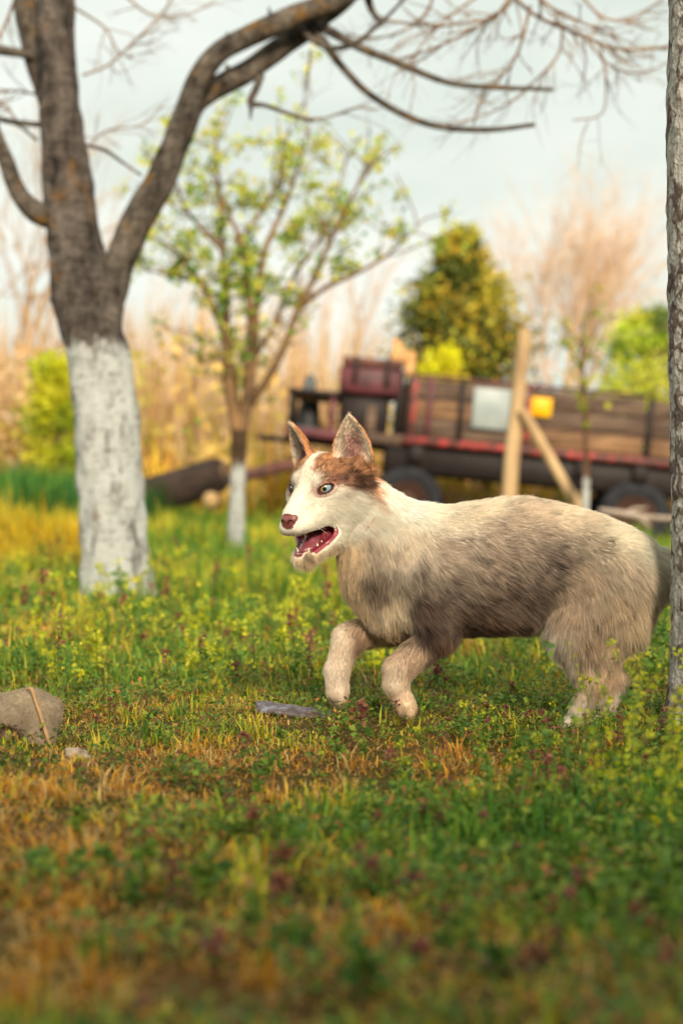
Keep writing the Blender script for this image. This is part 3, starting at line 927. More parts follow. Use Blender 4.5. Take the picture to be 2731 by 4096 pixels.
    col[mouth] = np.where(upper[mouth][:, None], np.array(lin(84, 36, 36)), LIPC)
    bare[mouth] = 2
    low_lip = inside & (cd >= 5) & (cd < 19) & (h < -172) & (f < 245)
    col[low_lip] = np.array(lin(156, 66, 76)); bare[low_lip] = 2
    corner = inside & (cd >= 5) & (cd < 16) & (f < 85)
    col[corner] = np.array(lin(146, 60, 66)); bare[corner] = 2
    uplip = inside & (cd >= 5) & (cd < 9) & (h >= -172) & (f >= 85)
    col[uplip] = np.array(lin(92, 52, 46)); bare[uplip] = 1
    for c, t, up in zip(EYE_P, EYE_T, EYE_UP):
        r_ = np.sqrt((((P - c) @ t + 2) / 38) ** 2 + (((P - c) @ up - 2) / 20) ** 2)
        m_ = (r_ < 1) & (np.linalg.norm(P - c, axis=1) < 60) & (hw > 0.5)
        col[m_] = RIM; bare[m_] = 1
        m2 = (r_ >= 1) & (r_ < 1.8) & (np.linalg.norm(P - c, axis=1) < 70) & (hw > 0.5)
        k_ = (sstep(1.8, 1.0, r_[m2]) * 0.75)[:, None]
        col[m2] = col[m2] * (1 - k_) + np.array(lin(150, 96, 76)) * k_
        ln[m2] *= 0.55
    seat = (f > 222) & (np.linalg.norm(P - hp(240, 0, -94), axis=1) < 36)
    bare[seat] = 1; col[seat] = np.array(lin(120, 62, 58))
    pad = ((np.linalg.norm(P - np.array([1356, 2830, -45]), axis=1) < 34) & (Nn[:, 1] > 0.55)) | ((np.linalg.norm(P - np.array([1622, 2850, 98]), axis=1) < 26) & (Nn[:, 1] > 0.6))
    bare[pad] = 1; col[pad] = np.array(lin(70, 44, 38))
    return col, np.maximum(ln, 5), unit(flow), bare

vc, vl, vf, vb = coat(V, N)
dog_base = Vector(((2280 - 1365.5) / DU, DY - 100 / DU, 0.0))
dog = empty('dog', dog_base)
tag(dog, 'young red and white husky dog leaping left with open mouth', 'dog')
mb = NM('dog_skin_and_underfur')
a_ = mb.new('ShaderNodeAttribute', attribute_name='col')
mb.put(a_.outputs['Color'], mb.b.inputs['Base Color'])
a2 = mb.new('ShaderNodeAttribute', attribute_name='wet')
rr = mb.new('ShaderNodeMapRange'); rr.inputs['To Min'].default_value = 0.85; rr.inputs['To Max'].default_value = 0.28
mb.put(a2.outputs['Fac'], rr.inputs['Value']); mb.put(rr.outputs['Result'], mb.b.inputs['Roughness'])
mb.set(**{'Specular IOR Level': 0.35})
mb.bump(mb.noise(mb.pos(), 260, 3), 0.12, 0.002)
me = np_mesh('body', d2w(V), Q, vc, smooth=True)
wt = me.attributes.new('wet', 'FLOAT', 'POINT')
wt.data.foreach_set('value', (vb == 2).astype(np.float32))
body = link('body', me, mb.m, dog)

# ---- fur
def fur_mat():
    m = NM('dog_fur')
    a = m.new('ShaderNodeAttribute', attribute_name='col')
    m.put(a.outputs['Color'], m.b.inputs['Base Color'])
    m.set(Roughness=0.55, **{'Specular IOR Level': 0.25})
    t = m.new('ShaderNodeBsdfTranslucent')
    m.put(a.outputs['Color'], t.inputs['Color'])
    mx = m.new('ShaderNodeMixShader'); mx.inputs[0].default_value = 0.2
    m.put(m.b.outputs[0], mx.inputs[1]); m.put(t.outputs[0], mx.inputs[2])
    m.put(mx.outputs[0], m.n['Material Output'].inputs['Surface'])
    return m.m

def strands(name, pts, rad, cols, mat, parent):
    """hair object: pts (n,k,3) world metres, rad (n,k), cols (n,k,3)"""
    n, k = pts.shape[:2]
    hc = bpy.data.hair_curves.new(name)
    hc.add_curves([k] * n)
    hc.points.foreach_set('position', pts.astype(np.float32).ravel())
    hc.points.foreach_set('radius', rad.astype(np.float32).ravel())
    a = hc.attributes.new('col', 'FLOAT_COLOR', 'POINT')
    c = np.ones((n * k, 4), np.float32); c[:, :3] = cols.reshape(-1, 3)
    a.data.foreach_set('color', c.ravel())
    hc.materials.append(mat)
    o = bpy.data.objects.new(name, hc)
    COL.objects.link(o)
    o.parent = parent
    o.location = -Vector(parent.location)
    return o

NH = 380000
farea = np.linalg.norm(fn, axis=1)
cen = V[Q].mean(1)
dens = np.where(vb[Q].max(1) > 0, 0, 1.0) * farea
hq = to_head(cen)
dens *= 1 + 1.8 * ((hq[:, 0] > -70) & (np.linalg.norm(hq, axis=1) < 330))     # short face hair stands closer
dens *= np.where(cen[:, 2] < -60, 0.7, 1.0)
pick = rng.choice(len(Q), NH, p=dens / dens.sum())
w4 = rng.dirichlet((1, 1, 1, 1), NH)
RP = (V[Q[pick]] * w4[:, :, None]).sum(1)
RN = unit((N[Q[pick]] * w4[:, :, None]).sum(1))
RC = (vc[Q[pick]] * w4[:, :, None]).sum(1)
RL = (vl[Q[pick]] * w4).sum(1)
RF = (vf[Q[pick]] * w4[:, :, None]).sum(1)
# streaks: pigment and lie vary from lock to lock
T0 = RF - RN * (RF * RN).sum(1, keepdims=True); T0 = unit(T0); B0 = np.cross(T0, RN)
streak = vnoise(np.stack([(RP * T0).sum(1) / 3.6, (RP * B0).sum(1), (RP * RN).sum(1) * 0.3], -1), 11, 4.0)
lock = 0.45 * vnoise(RP, 20, 2.2) + 0.55 * streak; lock2 = vnoise(RP, 60, 6.2); fine = rng.random(NH)
lock = sstep(0.22, 0.78, lock)
sway = np.stack([vnoise(RP, 38, 11.0), vnoise(RP, 38, 17.0), vnoise(RP, 38, 23.0)], -1) - 0.5
RF = unit(RF + sway * 0.75)
T = RF - RN * (RF * RN).sum(1, keepdims=True)
T = unit(T)
RL = RL * (0.60 + 0.65 * fine ** 1.5) * (0.80 + 0.45 * lock)
K = 5
S = np.linspace(0, 1, K)
ang = 0.84 + 0.34 * rng.random(NH) + 0.20 * (lock - 0.5)
pts = np.zeros((NH, K, 3))
for j, s in enumerate(S):
    a = np.clip(ang + 0.35 * s, 0, 1.5)
    if j == 0: pts[:, 0] = RP - RN * 2.0
    else:
        step = RL / (K - 1)
        pts[:, j] = pts[:, j - 1] + (RN * np.cos(a)[:, None] + T * np.sin(a)[:, None]) * step[:, None] + (np.array([0, 1, 0]) * (s * 0.10) * step[:, None])
# locks: hairs gather towards a neighbour's tip
from mathutils import kdtree
NG = NH // 9
kd = kdtree.KDTree(NG)
for i in range(NG): kd.insert(RP[i].tolist(), i)
kd.balance()
gi = np.array([kd.find(p)[1] for p in RP.tolist()])
off = pts[gi] - pts[gi][:, :1]
same = (RN * RN[gi]).sum(1) > 0.5
stray = rng.random(NH) < 0.10
RLs = np.where(stray, 1.0, 0.0)
cl = np.where(same & ~stray, 0.60, 0.0)[:, None, None] * (S ** 1.4)[None, :, None]
tgt = RP[gi][:, None, :] + off * (RL / np.maximum(RL[gi], 1))[:, None, None]
pts = pts * (1 - cl) + tgt * cl
pts += rng.normal(0, 1, pts.shape) * (S ** 1.3)[None, :, None] * (1.3 + 1.6 * RLs)[:, None, None]
RC = RC[:, None, :] * np.ones((1, K, 1))
lum = RC.mean(-1, keepdims=True)
mott = sstep(0.35, 0.75, vnoise(RP, 46, 19.0))[:, None, None]
agouti = np.clip(1.0 - (lum - 0.34) / 0.56, 0.17, 1) * (0.75 + 0.5 * mott)                  # banded dark hairs only where the coat is sable
dk = 1 - agouti * (1.05 * (0.80 - lock[:, None, None]) + 0.30 * (fine[:, None, None] - 0.5) + 0.30 * (lock2[:, None, None] - 0.45)) * (0.25 + 0.9 * S[None, :, None])
gl = rng.random(NH)[gi][:, None, None]
RC = np.clip(RC * dk * (1.05 + (0.10 + 0.28 * agouti) * (gl - 0.45)) * (0.92 + 0.16 * fine[:, None, None]), 0.01, 0.92)
rad = (0.43 * (1 - 0.75 * S))[None, :] * np.ones((NH, 1)) / DU
rad *= np.where(RL < 14, 0.8, 1.0)[:, None]
fur = strands('fur', d2w(pts), rad, RC, fur_mat(), dog)

# ---- eyes
def eye_mesh(c, n, gaze, r, iris, amber):
    nu, nv = 40, 28
    th = np.linspace(0, math.pi, nv)
    g = unit(gaze)
    a = unit(np.cross(g, [0, 1, 0.1])); b = np.cross(g, a)
    vv, cc = [], []
    for t in th:
        for k in range(nu):
            p = 2 * math.pi * k / nu
            d = math.cos(t) * g + math.sin(t) * (math.cos(p) * a + math.sin(p) * b)
            bulge = 1 + 0.05 * max(0, 1 - t / 0.75)
            vv.append(c + d * r * bulge)
            if t < 0.24: q = (0.004, 0.006, 0.010)
            elif t < 0.30: q = tuple(0.4 * x for x in iris)
            elif t < 1.08:
                u_ = 0.85 + 0.3 * math.sin(17 * p) * math.sin(5 * p + 1)
                base = amber if (amber is not None and math.cos(p - 0.6) > -0.1 and t < 0.86) else iris
                q = tuple(x * u_ for x in base)
            elif t < 1.22: q = (0.05, 0.07, 0.09)
            else: q = (0.62, 0.52, 0.46)
            cc.append(q)
    F = [(i * nu + k, i * nu + (k + 1) % nu, (i + 1) * nu + (k + 1) % nu, (i + 1) * nu + k) for i in range(nv - 1) for k in range(nu)]
    return np_mesh('eye', d2w(np.array(vv)), np.array(F)[:, ::-1], np.array(cc), True)
em = NM('eye_wet')
ea_ = em.new('ShaderNodeAttribute', attribute_name='col')
em.put(ea_.outputs['Color'], em.b.inputs['Base Color'])
em.set(Roughness=0.08, **{'Coat Weight': 1.0, 'Coat Roughness': 0.02})
for i, (ep, n) in enumerate(zip(EYE_P, EYE_N)):
    gz_ = unit(0.42 * HF - 0.05 * HL + 1.0 * n) if i == 0 else unit(0.55 * HF + 0.75 * n)
    e_ = link('eye', eye_mesh(ep - n * (EYE_R + 3.0), n, gz_, EYE_R, lin(150, 180, 190), lin(196, 168, 104) if i == 0 else None), em.m, dog)
    tag(e_, 'pale eye with an amber patch' if i == 0 else 'pale blue eye')

# ---- nose
nf = Field((1070, 2000, 170), (1250, 2180, 350), 3.0)
nf.ell(hp(243, 0, -92), HM, (22, 32, 22), 6)
nf.cone(hp(234, 16, -86), hp(234, -16, -86), 24, 24, 12)
nf.cone(hp(244, 0, -106), hp(240, 0, -124), 13, 9, 12)
for s in (-1, 1):
    nf.cone(hp(236, 14 * s, -98), hp(268, 19 * s, -96), 7, 10.0, 4, 'sub')
    nf.cone(hp(250, 20 * s, -101), hp(248, 34 * s, -107), 6.0, 3.0, 4, 'sub')
nf.cone(hp(266, 0, -92), hp(254, 0, -126), 2.5, 2.5, 4, 'sub')
nv_, nq_ = surface_nets(nf.D, nf.lo, nf.h)
nn_, _f = vnormals(nv_, nq_)
if ((nn_ * (nv_ - hp(246, 0, -96))).sum() < 0): nq_ = nq_[:, ::-1]
nm = NM('dog_nose_leather')
ncl = nm.mix(nm.noise(nm.pos(), 90, 3), lin(104, 52, 52), lin(132, 74, 70))
na_ = nm.new('ShaderNodeAttribute', attribute_name='col')
nm.color(nm.mix(1.0, nm.mix(nm.noise(nm.pos(), 90, 3), lin(116, 60, 60), lin(150, 90, 84)), na_.outputs['Color'], 'MULTIPLY')); nm.bump(nm.noise(nm.pos(), 700, 2), 0.35, 0.001)
nm.set(Roughness=0.36, **{'Specular IOR Level': 0.5})
ncol = np.ones((len(nv_), 3))
for s in (-1, 1):
    a_n, b_n = hp(236, 14 * s, -98), hp(262, 18 * s, -96)
    t_n = np.clip((nv_ - a_n) @ (b_n - a_n) / ((b_n - a_n) @ (b_n - a_n)), 0, 1)
    ncol[np.linalg.norm(nv_ - a_n - t_n[:, None] * (b_n - a_n), axis=1) < 12.5] = 0.10
tag(link('nose', np_mesh('nose', d2w(nv_), nq_, ncol, True), nm.m, dog), 'liver brown nose')

# ---- tongue and teeth
tf = Field((1120, 2060, 75), (1360, 2300, 325), 3.5)
for a, b, ra, rb in (((40, 0, -196), (120, 0, -208), 30, 28), ((120, 0, -208), (176, 0, -233), 26, 22), ((60, 26, -200), (163, 19, -230), 17, 15), ((60, -26, -200), (163, -19, -230), 17, 15)):
    tf.cone(hp(*a), hp(*b), ra, rb, 12)
tf.cone(hp(60, 0, -170), hp(190, 0, -210), 3, 4, 8, 'sub')
tv_, tq_ = surface_nets(tf.D, tf.lo, tf.h)
tn_, _f = vnormals(tv_, tq_)
if ((tn_ * (tv_ - tv_.mean(0))).sum() < 0): tq_ = tq_[:, ::-1]
tm = NM('tongue_flesh')
tm.color(tm.mix(tm.noise(tm.pos(), 60, 3), lin(122, 56, 68), lin(156, 84, 92)))
tm.bump(tm.noise(tm.pos(), 900, 2), 0.25, 0.001)
tm.set(Roughness=0.3, **{'Subsurface Weight': 0.2, 'Subsurface Scale': 0.004})
link('tongue', np_mesh('tongue', d2w(tv_), tq_, None, True), tm.m, dog)
thm = NM('tooth_enamel'); thm.color(lin(236, 226, 196)); thm.set(Roughness=0.25); thm = thm.m
def tooth(base, tip, r):
    t = Tubes(); base, tip = d2w(base), d2w(tip)
    mid = base * 0.5 + tip * 0.5
    t.add([base, mid, tip], [r / DU, 0.72 * r / DU, 0.12 * r / DU], 8, 3)
    link('tooth', t.mesh('tooth'), thm, dog)
for s in (-1, 1):
    tooth(hp(196, 27 * s, -148), hp(198, 28 * s, -172), 6)           # upper canine
    tooth(hp(184, 26 * s, -246), hp(189, 27 * s, -216), 6.5)           # lower canine
    for f, l in ((120, 46), (104, 52), (88, 57), (142, 39)):
        tooth(hp(f, l * s, -222 + 0.26 * (120 - f)), hp(f, l * s, -204 + 0.26 * (120 - f)), 6.5)
    for f, l in ((166, 38), (148, 44), (128, 50), (108, 54)):
        tooth(hp(f, l * s, -142), hp(f, l * s, -159), 6)
    for f, l in ((214, 6), (211, 15)):
        tooth(hp(f - 6, l * s, -248), hp(f - 4, l * s, -232), 4)
        tooth(hp(f + 8, l * s, -146), hp(f + 9, l * s, -159), 4)

# ---- whiskers
wp, wr, wc = [], [], []
for s in (-1, 1):
    for k in range(9):
        f, h = 160 + 42 * random.random(), -95 - 35 * random.random()
        b0 = hp(f, s * 46, h)
        d0 = unit(s * HL * 0.8 - HF * 0.25 + HU * random.uniform(-0.5, 0.15))
        L_ = random.uniform(50, 95)
        wp.append([b0 + d0 * L_ * t + np.array([0, 1, 0]) * 12 * t * t for t in np.linspace(0, 1, 5)])
        wr.append(np.linspace(0.45, 0.1, 5) / DU); wc.append([lin(236, 232, 220)] * 5)
strands('whiskers', d2w(np.array(wp)), np.array(wr), np.array(wc), fur.data.materials[0], dog)

# ---- collar, sunk in the ruff
ct = Tubes()
cx, ax_ = np.array([1478, 2098, 10]), unit([0.80, 0.60, 0.0])
e1 = unit(np.cross(ax_, [0, 0, 1])); e2 = np.cross(ax_, e1)
ring = [cx + (e1 * math.cos(t) * 148 + e2 * math.sin(t) * 98) for t in np.linspace(0, 2 * math.pi, 33)]
ct.add([d2w(p) for p in ring], [5 / DU] * 33, 8, 2)
cm = NM('collar_red'); cm.color(lin(176, 44, 48)); cm.set(Roughness=0.6)
tag(link('collar', ct.mesh('collar'), cm.m, dog), 'thin red collar half hidden in the fur')
# ------------------------------------------------------------------ vegetation helpers
def leaves(P, size, col, tilt=0.8, aspect=2.0):
    """small folded leaves: 4 vertices, 2 triangles each"""
    n = len(P)
    a = rng.uniform(0, 2 * math.pi, n)
    el = rng.normal(0, tilt, n)
    d = np.stack([np.cos(a) * np.cos(el), np.sin(a) * np.cos(el), np.sin(el)], -1)
    r = rng.normal(0, 1, (n, 3))
    s = np.cross(d, r); s /= np.linalg.norm(s, axis=1)[:, None] + 1e-9
    nrm = np.cross(d, s)
    L = (size * rng.uniform(0.7, 1.3, n))[:, None]
    v = np.stack([P, P + d * L * 0.55 + s * L / aspect / 2 + nrm * L * 0.08, P + d * L, P + d * L * 0.55 - s * L / aspect / 2 + nrm * L * 0.08], 1).reshape(-1, 3)
    i = np.arange(n)[:, None] * 4
    t = np.vstack([i + np.array([[0, 1, 2]]), i + np.array([[0, 2, 3]])])
    return v, np.zeros((0, 4), int), t, np.repeat(col, 4, axis=0)

def pick_cols(pal, n, lo=0.75, hi=1.25):
    pal = np.array(pal)
    return np.clip(pal[rng.integers(0, len(pal), n)] * rng.uniform(lo, hi, (n, 1)), 0, 0.9)

def sprout(tubes, p, d, L, r, depth, kids, spread, droop, wig=0.25, n=5, tips=None, color=None, keep_r=0.62):
    """recursive bare branching"""
    p = np.array(p, float); d = np.array(d, float); d /= np.linalg.norm(d)
    pts, rad = [p], [r]
    k = 4
    for i in range(k):
        d = d + rng.normal(0, wig, 3) * 0.5 + np.array([0, 0, droop]) / k
        d /= np.linalg.norm(d)
        pts.append(pts[-1] + d * L / k); rad.append(r * (1 - (1 - keep_r) * (i + 1) / k))
    if depth == 0: rad[-1] = r * 0.3
    tubes.add(pts, rad, n if depth > 0 else 4, 2 if depth > 0 else 1, color=color)
    if tips is not None and depth <= 1:
        for q in pts[1:]: tips.append(q)
    if depth > 0:
        for j in range(kids):
            t = rng.uniform(0.35, 1.0)
            i = min(int(t * k), k - 1)
            q = pts[i] + (pts[i + 1] - pts[i]) * (t * k - i)
            nd = d + rng.normal(0, spread, 3)
            sprout(tubes, q, nd, L * rng.uniform(0.5, 0.8), rad[i] * rng.uniform(0.45, 0.65), depth - 1, kids, spread, droop, wig, n, tips, color, keep_r)

def bark_mat(name, c1, c2, lichen=None, limewash_top=None, scale=14):
    m = NM(name)
    v = m.pos((1, 1, 0.45))
    f1 = m.noise(v, scale, 8, 0.7)
    col = m.ramp(f1, [(0.32, c1), (0.66, c2)])
    fine = m.noise(m.pos((1, 1, 1.8)), scale * 5, 5, 0.7)
    band = m.noise(m.pos((0.5, 0.5, 1.6)), scale * 1.6, 6, 0.7)
    col = m.mix(0.8, col, m.ramp(fine, [(0.36, (0.34, 0.32, 0.31)), (0.60, (1.25, 1.22, 1.2))]), 'MULTIPLY')
    col = m.mix(0.7, col, m.ramp(band, [(0.38, (0.45, 0.43, 0.42)), (0.58, (1.3, 1.28, 1.25))]), 'MULTIPLY')
    if lichen is not None:
        lf = m.noise(m.pos(), 7, 6, 0.72)
        lf = m.ramp(lf, [(0.56, (0, 0, 0)), (0.66, (1, 1, 1))])
        col = m.mix(m.mix(0.55, (0, 0, 0), lf), col, lichen)
    h = fine
    if limewash_top is not None:
        g = m.new('ShaderNodeNewGeometry')
        sx = m.new('ShaderNodeSeparateXYZ'); m.put(g.outputs['Position'], sx.inputs[0])
        edge = m.noise(m.pos((1, 1, 0.6)), 22, 5, 0.7)
        ad = m.new('ShaderNodeMath', operation='MULTIPLY_ADD'); ad.inputs[1].default_value = 0.30; m.put(edge, ad.inputs[0]); m.put(sx.outputs['Z'], ad.inputs[2])
        mr = m.new('ShaderNodeMapRange'); mr.inputs['From Min'].default_value = limewash_top + 0.11; mr.inputs['From Max'].default_value = limewash_top + 0.16
        mr.inputs['To Min'].default_value = 1; mr.inputs['To Max'].default_value = 0
        m.put(ad.outputs[0], mr.inputs['Value'])
        worn = m.ramp(m.noise(m.pos((1, 1, 0.30)), 17, 8, 0.75), [(0.36, (0.05, 0.05, 0.05)), (0.49, (1, 1, 1))])
        worn2 = m.ramp(m.noise(m.pos((0.7, 0.7, 2.2)), 26, 6, 0.7), [(0.35, (0.2, 0.2, 0.2)), (0.46, (1, 1, 1))])
        fac = m.mix(1.0, m.mix(1.0, mr.outputs['Result'], worn, 'MULTIPLY'), worn2, 'MULTIPLY')
        lime = m.ramp(fine, [(0.3, lin(216, 220, 216)), (0.6, lin(246, 249, 246))])
        col = m.mix(fac, col, lime)
    m.color(col)
    m.bump(m.mix(0.5, fine, f1), 1.0, 0.06)
    m.set(Roughness=0.9, **{'Specular IOR Level': 0.15})
    return m.m

# ------------------------------------------------------------------ limewashed fruit tree (7 m away)
TD = 7.0
def tp(px, py, dy=0.0):
    return np.array(at(px, py, TD + dy))
S7 = TD / FPX
base = at(465, 2400, TD)
fruit_tree = empty('fruit_tree', (base.x, TD, float(gz(base.x, TD))))
tag(fruit_tree, 'large bare fruit tree with limewashed white trunk and forked grey limbs', 'tree')
bark7 = bark_mat('fruit_tree_bark', lin(54, 48, 47), lin(150, 140, 132), lin(176, 124, 40), 1.10)
bark7b = bark_mat('fruit_tree_bark_upper', lin(56, 50, 48), lin(156, 146, 134), lin(186, 132, 44))
def limb(name, pts, n=14, seg=6, mat=bark7b, rough=0.10, parent=fruit_tree):
    t = Tubes()
    t.add([tp(*p[:2], p[3] if len(p) > 3 else 0) for p in pts], [p[2] * S7 for p in pts], n, seg, rough, 9.0)
    return link(name, t.mesh(name), mat, parent)
limb('trunk', [(500, 2480, 165), (475, 2400, 150), (462, 2250, 134), (452, 2050, 131), (440, 1850, 130), (415, 1600, 125), (392, 1440, 122), (368, 1310, 124), (346, 1180, 138), (322, 1080, 116),
               (296, 960, 101), (270, 750, 103), (240, 420, 80), (228, 120, 74), (215, -200, 68), (205, -600, 55), (220, -1000, 30)], 40, 14, bark7, 0.15)
limb('limb', [(390, 1260, 84), (445, 1140, 72), (490, 1020, 60), (560, 860, 66), (630, 740, 62), (690, 600, 55), (745, 450, 50), (790, 320, 46), (870, 215, 44), (980, 150, 43), (1090, 100, 44), (1200, 50, 42), (1330, 5, 40), (1500, -90, 34), (1700, -250, 24)], 18, 6)
limb('limb', [(660, 700, 42, 0.10), (720, 560, 44, 0.12), (770, 430, 46, 0.14), (830, 370, 48, 0.14), (920, 320, 46, 0.14), (1010, 270, 45, 0.14), (1110, 195, 46, 0.14), (1210, 130, 40, 0.14), (1270, 85, 34, 0.14), (1380, 10, 26, 0.16), (1500, -120, 18, 0.2)], 18, 6)
limb('limb', [(235, 520, 50, 0.14), (190, 380, 46, 0.16), (150, 250, 48, 0.18), (115, 100, 50, 0.18), (95, -60, 48, 0.2), (60, -400, 36, 0.2)], 14, 6)
limb('limb', [(230, 880, 44, 0.0), (150, 850, 46, -0.05), (95, 800, 38, -0.1), (55, 730, 33, -0.1), (20, 630, 31, -0.12), (-40, 480, 28, -0.12), (-120, 250, 22, -0.1)], 12, 6)
limb('branch', [(160, 230, 20, 0.15), (80, 210, 19, 0.1), (0, 198, 22, 0.1), (-120, 170, 18, 0.05), (-300, 90, 10, 0)], 8, 5)
limb('branch', [(190, 500, 12, 0.1), (90, 490, 11, 0.1), (0, 475, 12, 0.1), (-150, 430, 9, 0.1)], 8, 4)
limb('branch', [(345, 580, 8, 0.0), (420, 600, 8, -0.02), (500, 655, 7, -0.05), (565, 700, 5, -0.08)], 6, 4)
limb('branch', [(1260, 90, 22, 0.14), (1300, 112, 20, 0.1), (1434, 185, 17, 0.05), (1590, 249, 15, 0.0), (1786, 327, 12, -0.02), (1961, 346, 10, -0.05), (2212, 356, 8, -0.05)], 8, 6)
limb('branch', [(1230, 110, 24, 0.14), (1290, 160, 19, 0.1), (1366, 263, 15, 0.05), (1473, 371, 14, 0.0), (1620, 459, 14, 0.0), (1766, 507, 12, -0.02), (1961, 517, 11, -0.05), (2139, 497, 8, -0.05)], 8, 6)
limb('branch', [(1040, 300, 20, 0.14), (1025, 350, 15, 0.1), (1000, 410, 16, 0.1), (1060, 420, 9, 0.1), (1160, 455, 8, 0.1), (1250, 485, 6, 0.1)], 7, 4)
limb('branch', [(1000, 405, 14, 0.1), (1003, 440, 9, 0.1), (1000, 478, 3, 0.1)], 6, 3)
limb('branch', [(1190, 105, 16, 0.1), (1260, 165, 14, 0.05), (1330, 190, 12, 0.0), (1420, 170, 10, -0.1), (1520, 90, 8, -0.15), (1600, 10, 6, -0.2), (1680, -90, 4, -0.2)], 6, 5)
limb('branch', [(1470, -20, 20, 0.1), (1480, 20, 17, 0.1), (1500, 60, 13, 0.1), (1530, 100, 8, 0.1)], 6, 4)
# fine twigs hanging in from the crown above
cr = Tubes()
def twig(pts, w0, w1, kids=3, spread=0.55, L=0.28):
    P_ = [tp(*p[:2], p[2] if len(p) > 2 else 0) for p in pts]
    r_ = np.linspace(w0, w1, len(P_)) * S7
    cr.add(P_, r_, 5, 4)
    pp, rr_ = catmull(P_, r_, 4)
    for i in range(2, len(pp) - 1):
        for _ in range(kids):
            if rng.random() < 0.33:
                d = pp[i + 1] - pp[i]
                d = d / np.linalg.norm(d) + rng.normal(0, spread, 3) + np.array([0, 0, -0.15])
                sprout(cr, pp[i], d, L * rng.uniform(0.25, 1.0), max(rr_[i] * 0.5, 0.0016), 1, 2, 0.5, -0.12, 0.3, 4)
twig([(2020, -60, 0.1), (2100, 30, 0.1), (2200, 90, 0.1), (2330, 140, 0.1), (2450, 190, 0.15), (2600, 195, 0.2), (2760, 160, 0.2)], 9, 5, 3)
twig([(2120, -60, 0), (2180, 10, 0), (2260, 60, 0), (2380, 110, 0), (2455, 150, 0)], 8, 4, 3)
twig([(2300, -50, 0.3), (2400, 60, 0.3), (2520, 80, 0.3), (2640, 0, 0.3)], 7, 4, 3)
twig([(2080, -40, -0.1), (2010, 40, -0.1), (1900, 110, -0.1), (1780, 170, -0.1), (1680, 210, -0.1), (1600, 235, -0.1)], 7, 4, 3)
twig([(2060, -50, 0.2), (1980, 60, 0.2), (1860, 90, 0.2), (1720, 100, 0.2), (1560, 80, 0.2), (1470, 40, 0.2)], 7, 4, 3)
twig([(2120, 20, 0.0), (2090, 150, 0.0), (2050, 250, 0.0), (1980, 330, 0.0), (1930, 370, 0.0), (1890, 500, 0.0)], 7, 3, 3)
twig([(2250, 120, 0.4), (2230, 220, 0.4), (2130, 330, 0.4), (2020, 420, 0.4), (1900, 470, 0.4), (1780, 500, 0.4)], 6, 3, 2)
twig([(2400, 180, 0.4), (2420, 300, 0.4), (2410, 450, 0.4), (2290, 480, 0.4)], 5, 3, 2)
twig([(2350, 160, 0.3), (2440, 260, 0.3), (2560, 290, 0.3), (2720, 230, 0.3)], 6, 3, 2)
twig([(1740, -50, 0.5), (1700, 60, 0.5), (1590, 130, 0.5), (1480, 150, 0.5), (1380, 130, 0.5)], 7, 3, 3)
twig([(1930, -30, 0.5), (1800, 60, 0.5), (1700, 160, 0.5), (1640, 260, 0.5)], 6, 3, 2)
twig([(1240, 200, 0.2), (1235, 280, 0.2), (1222, 360, 0.2)], 5, 3, 2, L=0.12)
twig([(1180, 470, 0.2), (1300, 470, 0.2), (1420, 430, 0.2), (1500, 440, 0.2)], 5, 3, 2)
twig([(300, 30, 0.6), (420, 110, 0.6), (470, 200, 0.6), (530, 230, 0.6)], 6, 3, 3)
twig([(330, 300, 0.6), (430, 260, 0.6), (520, 180, 0.6), (640, 60, 0.6), (700, -20, 0.6)], 6, 4, 3)
twig([(500, -20, 0.8), (600, 55, 0.8), (740, 60, 0.8), (860, 0, 0.8)], 6, 3, 2)
twig([(160, 380, 0.8), (60, 360, 0.8), (-50, 380, 0.8)], 6, 4, 3)
twig([(150, 560, 0.6), (80, 500, 0.6), (20, 420, 0.6), (-60, 380, 0.6)], 7, 4, 3)
twig([(60, 0, 0.3), (10, 120, 0.3), (-60, 220, 0.3)], 8, 4, 3)
twig([(345, 590, 0.8), (430, 520, 0.8), (560, 500, 0.8), (650, 420, 0.8)], 5, 3, 3)
twm = mat_noise('twig_bark', lin(92, 74, 66), lin(168, 136, 104), 6, rough=0.85, bump=0.2)
crown7 = link('crown', cr.mesh('crown'), twm, fruit_tree)
crown7['kind'] = 'stuff'
# short spurs and knots on the limbs
for px, py, dx, dy, w in ((930, 185, -25, -60, 9), (860, 240, -40, -10, 12), (1010, 120, 10, -40, 10), (1085, 85, -10, -60, 9), (900, 270, 20, 0, 18), (215, 1190, -12, -6, 26)):
    t = Tubes(); t.add([tp(px, py), tp(px + dx * 0.6, py + dy * 0.5), tp(px + dx, py + dy)], [w * S7, w * 0.8 * S7, w * 0.3 * S7], 7, 3, 0.15, 12)
    link('spur', t.mesh('spur'), bark7b, fruit_tree)

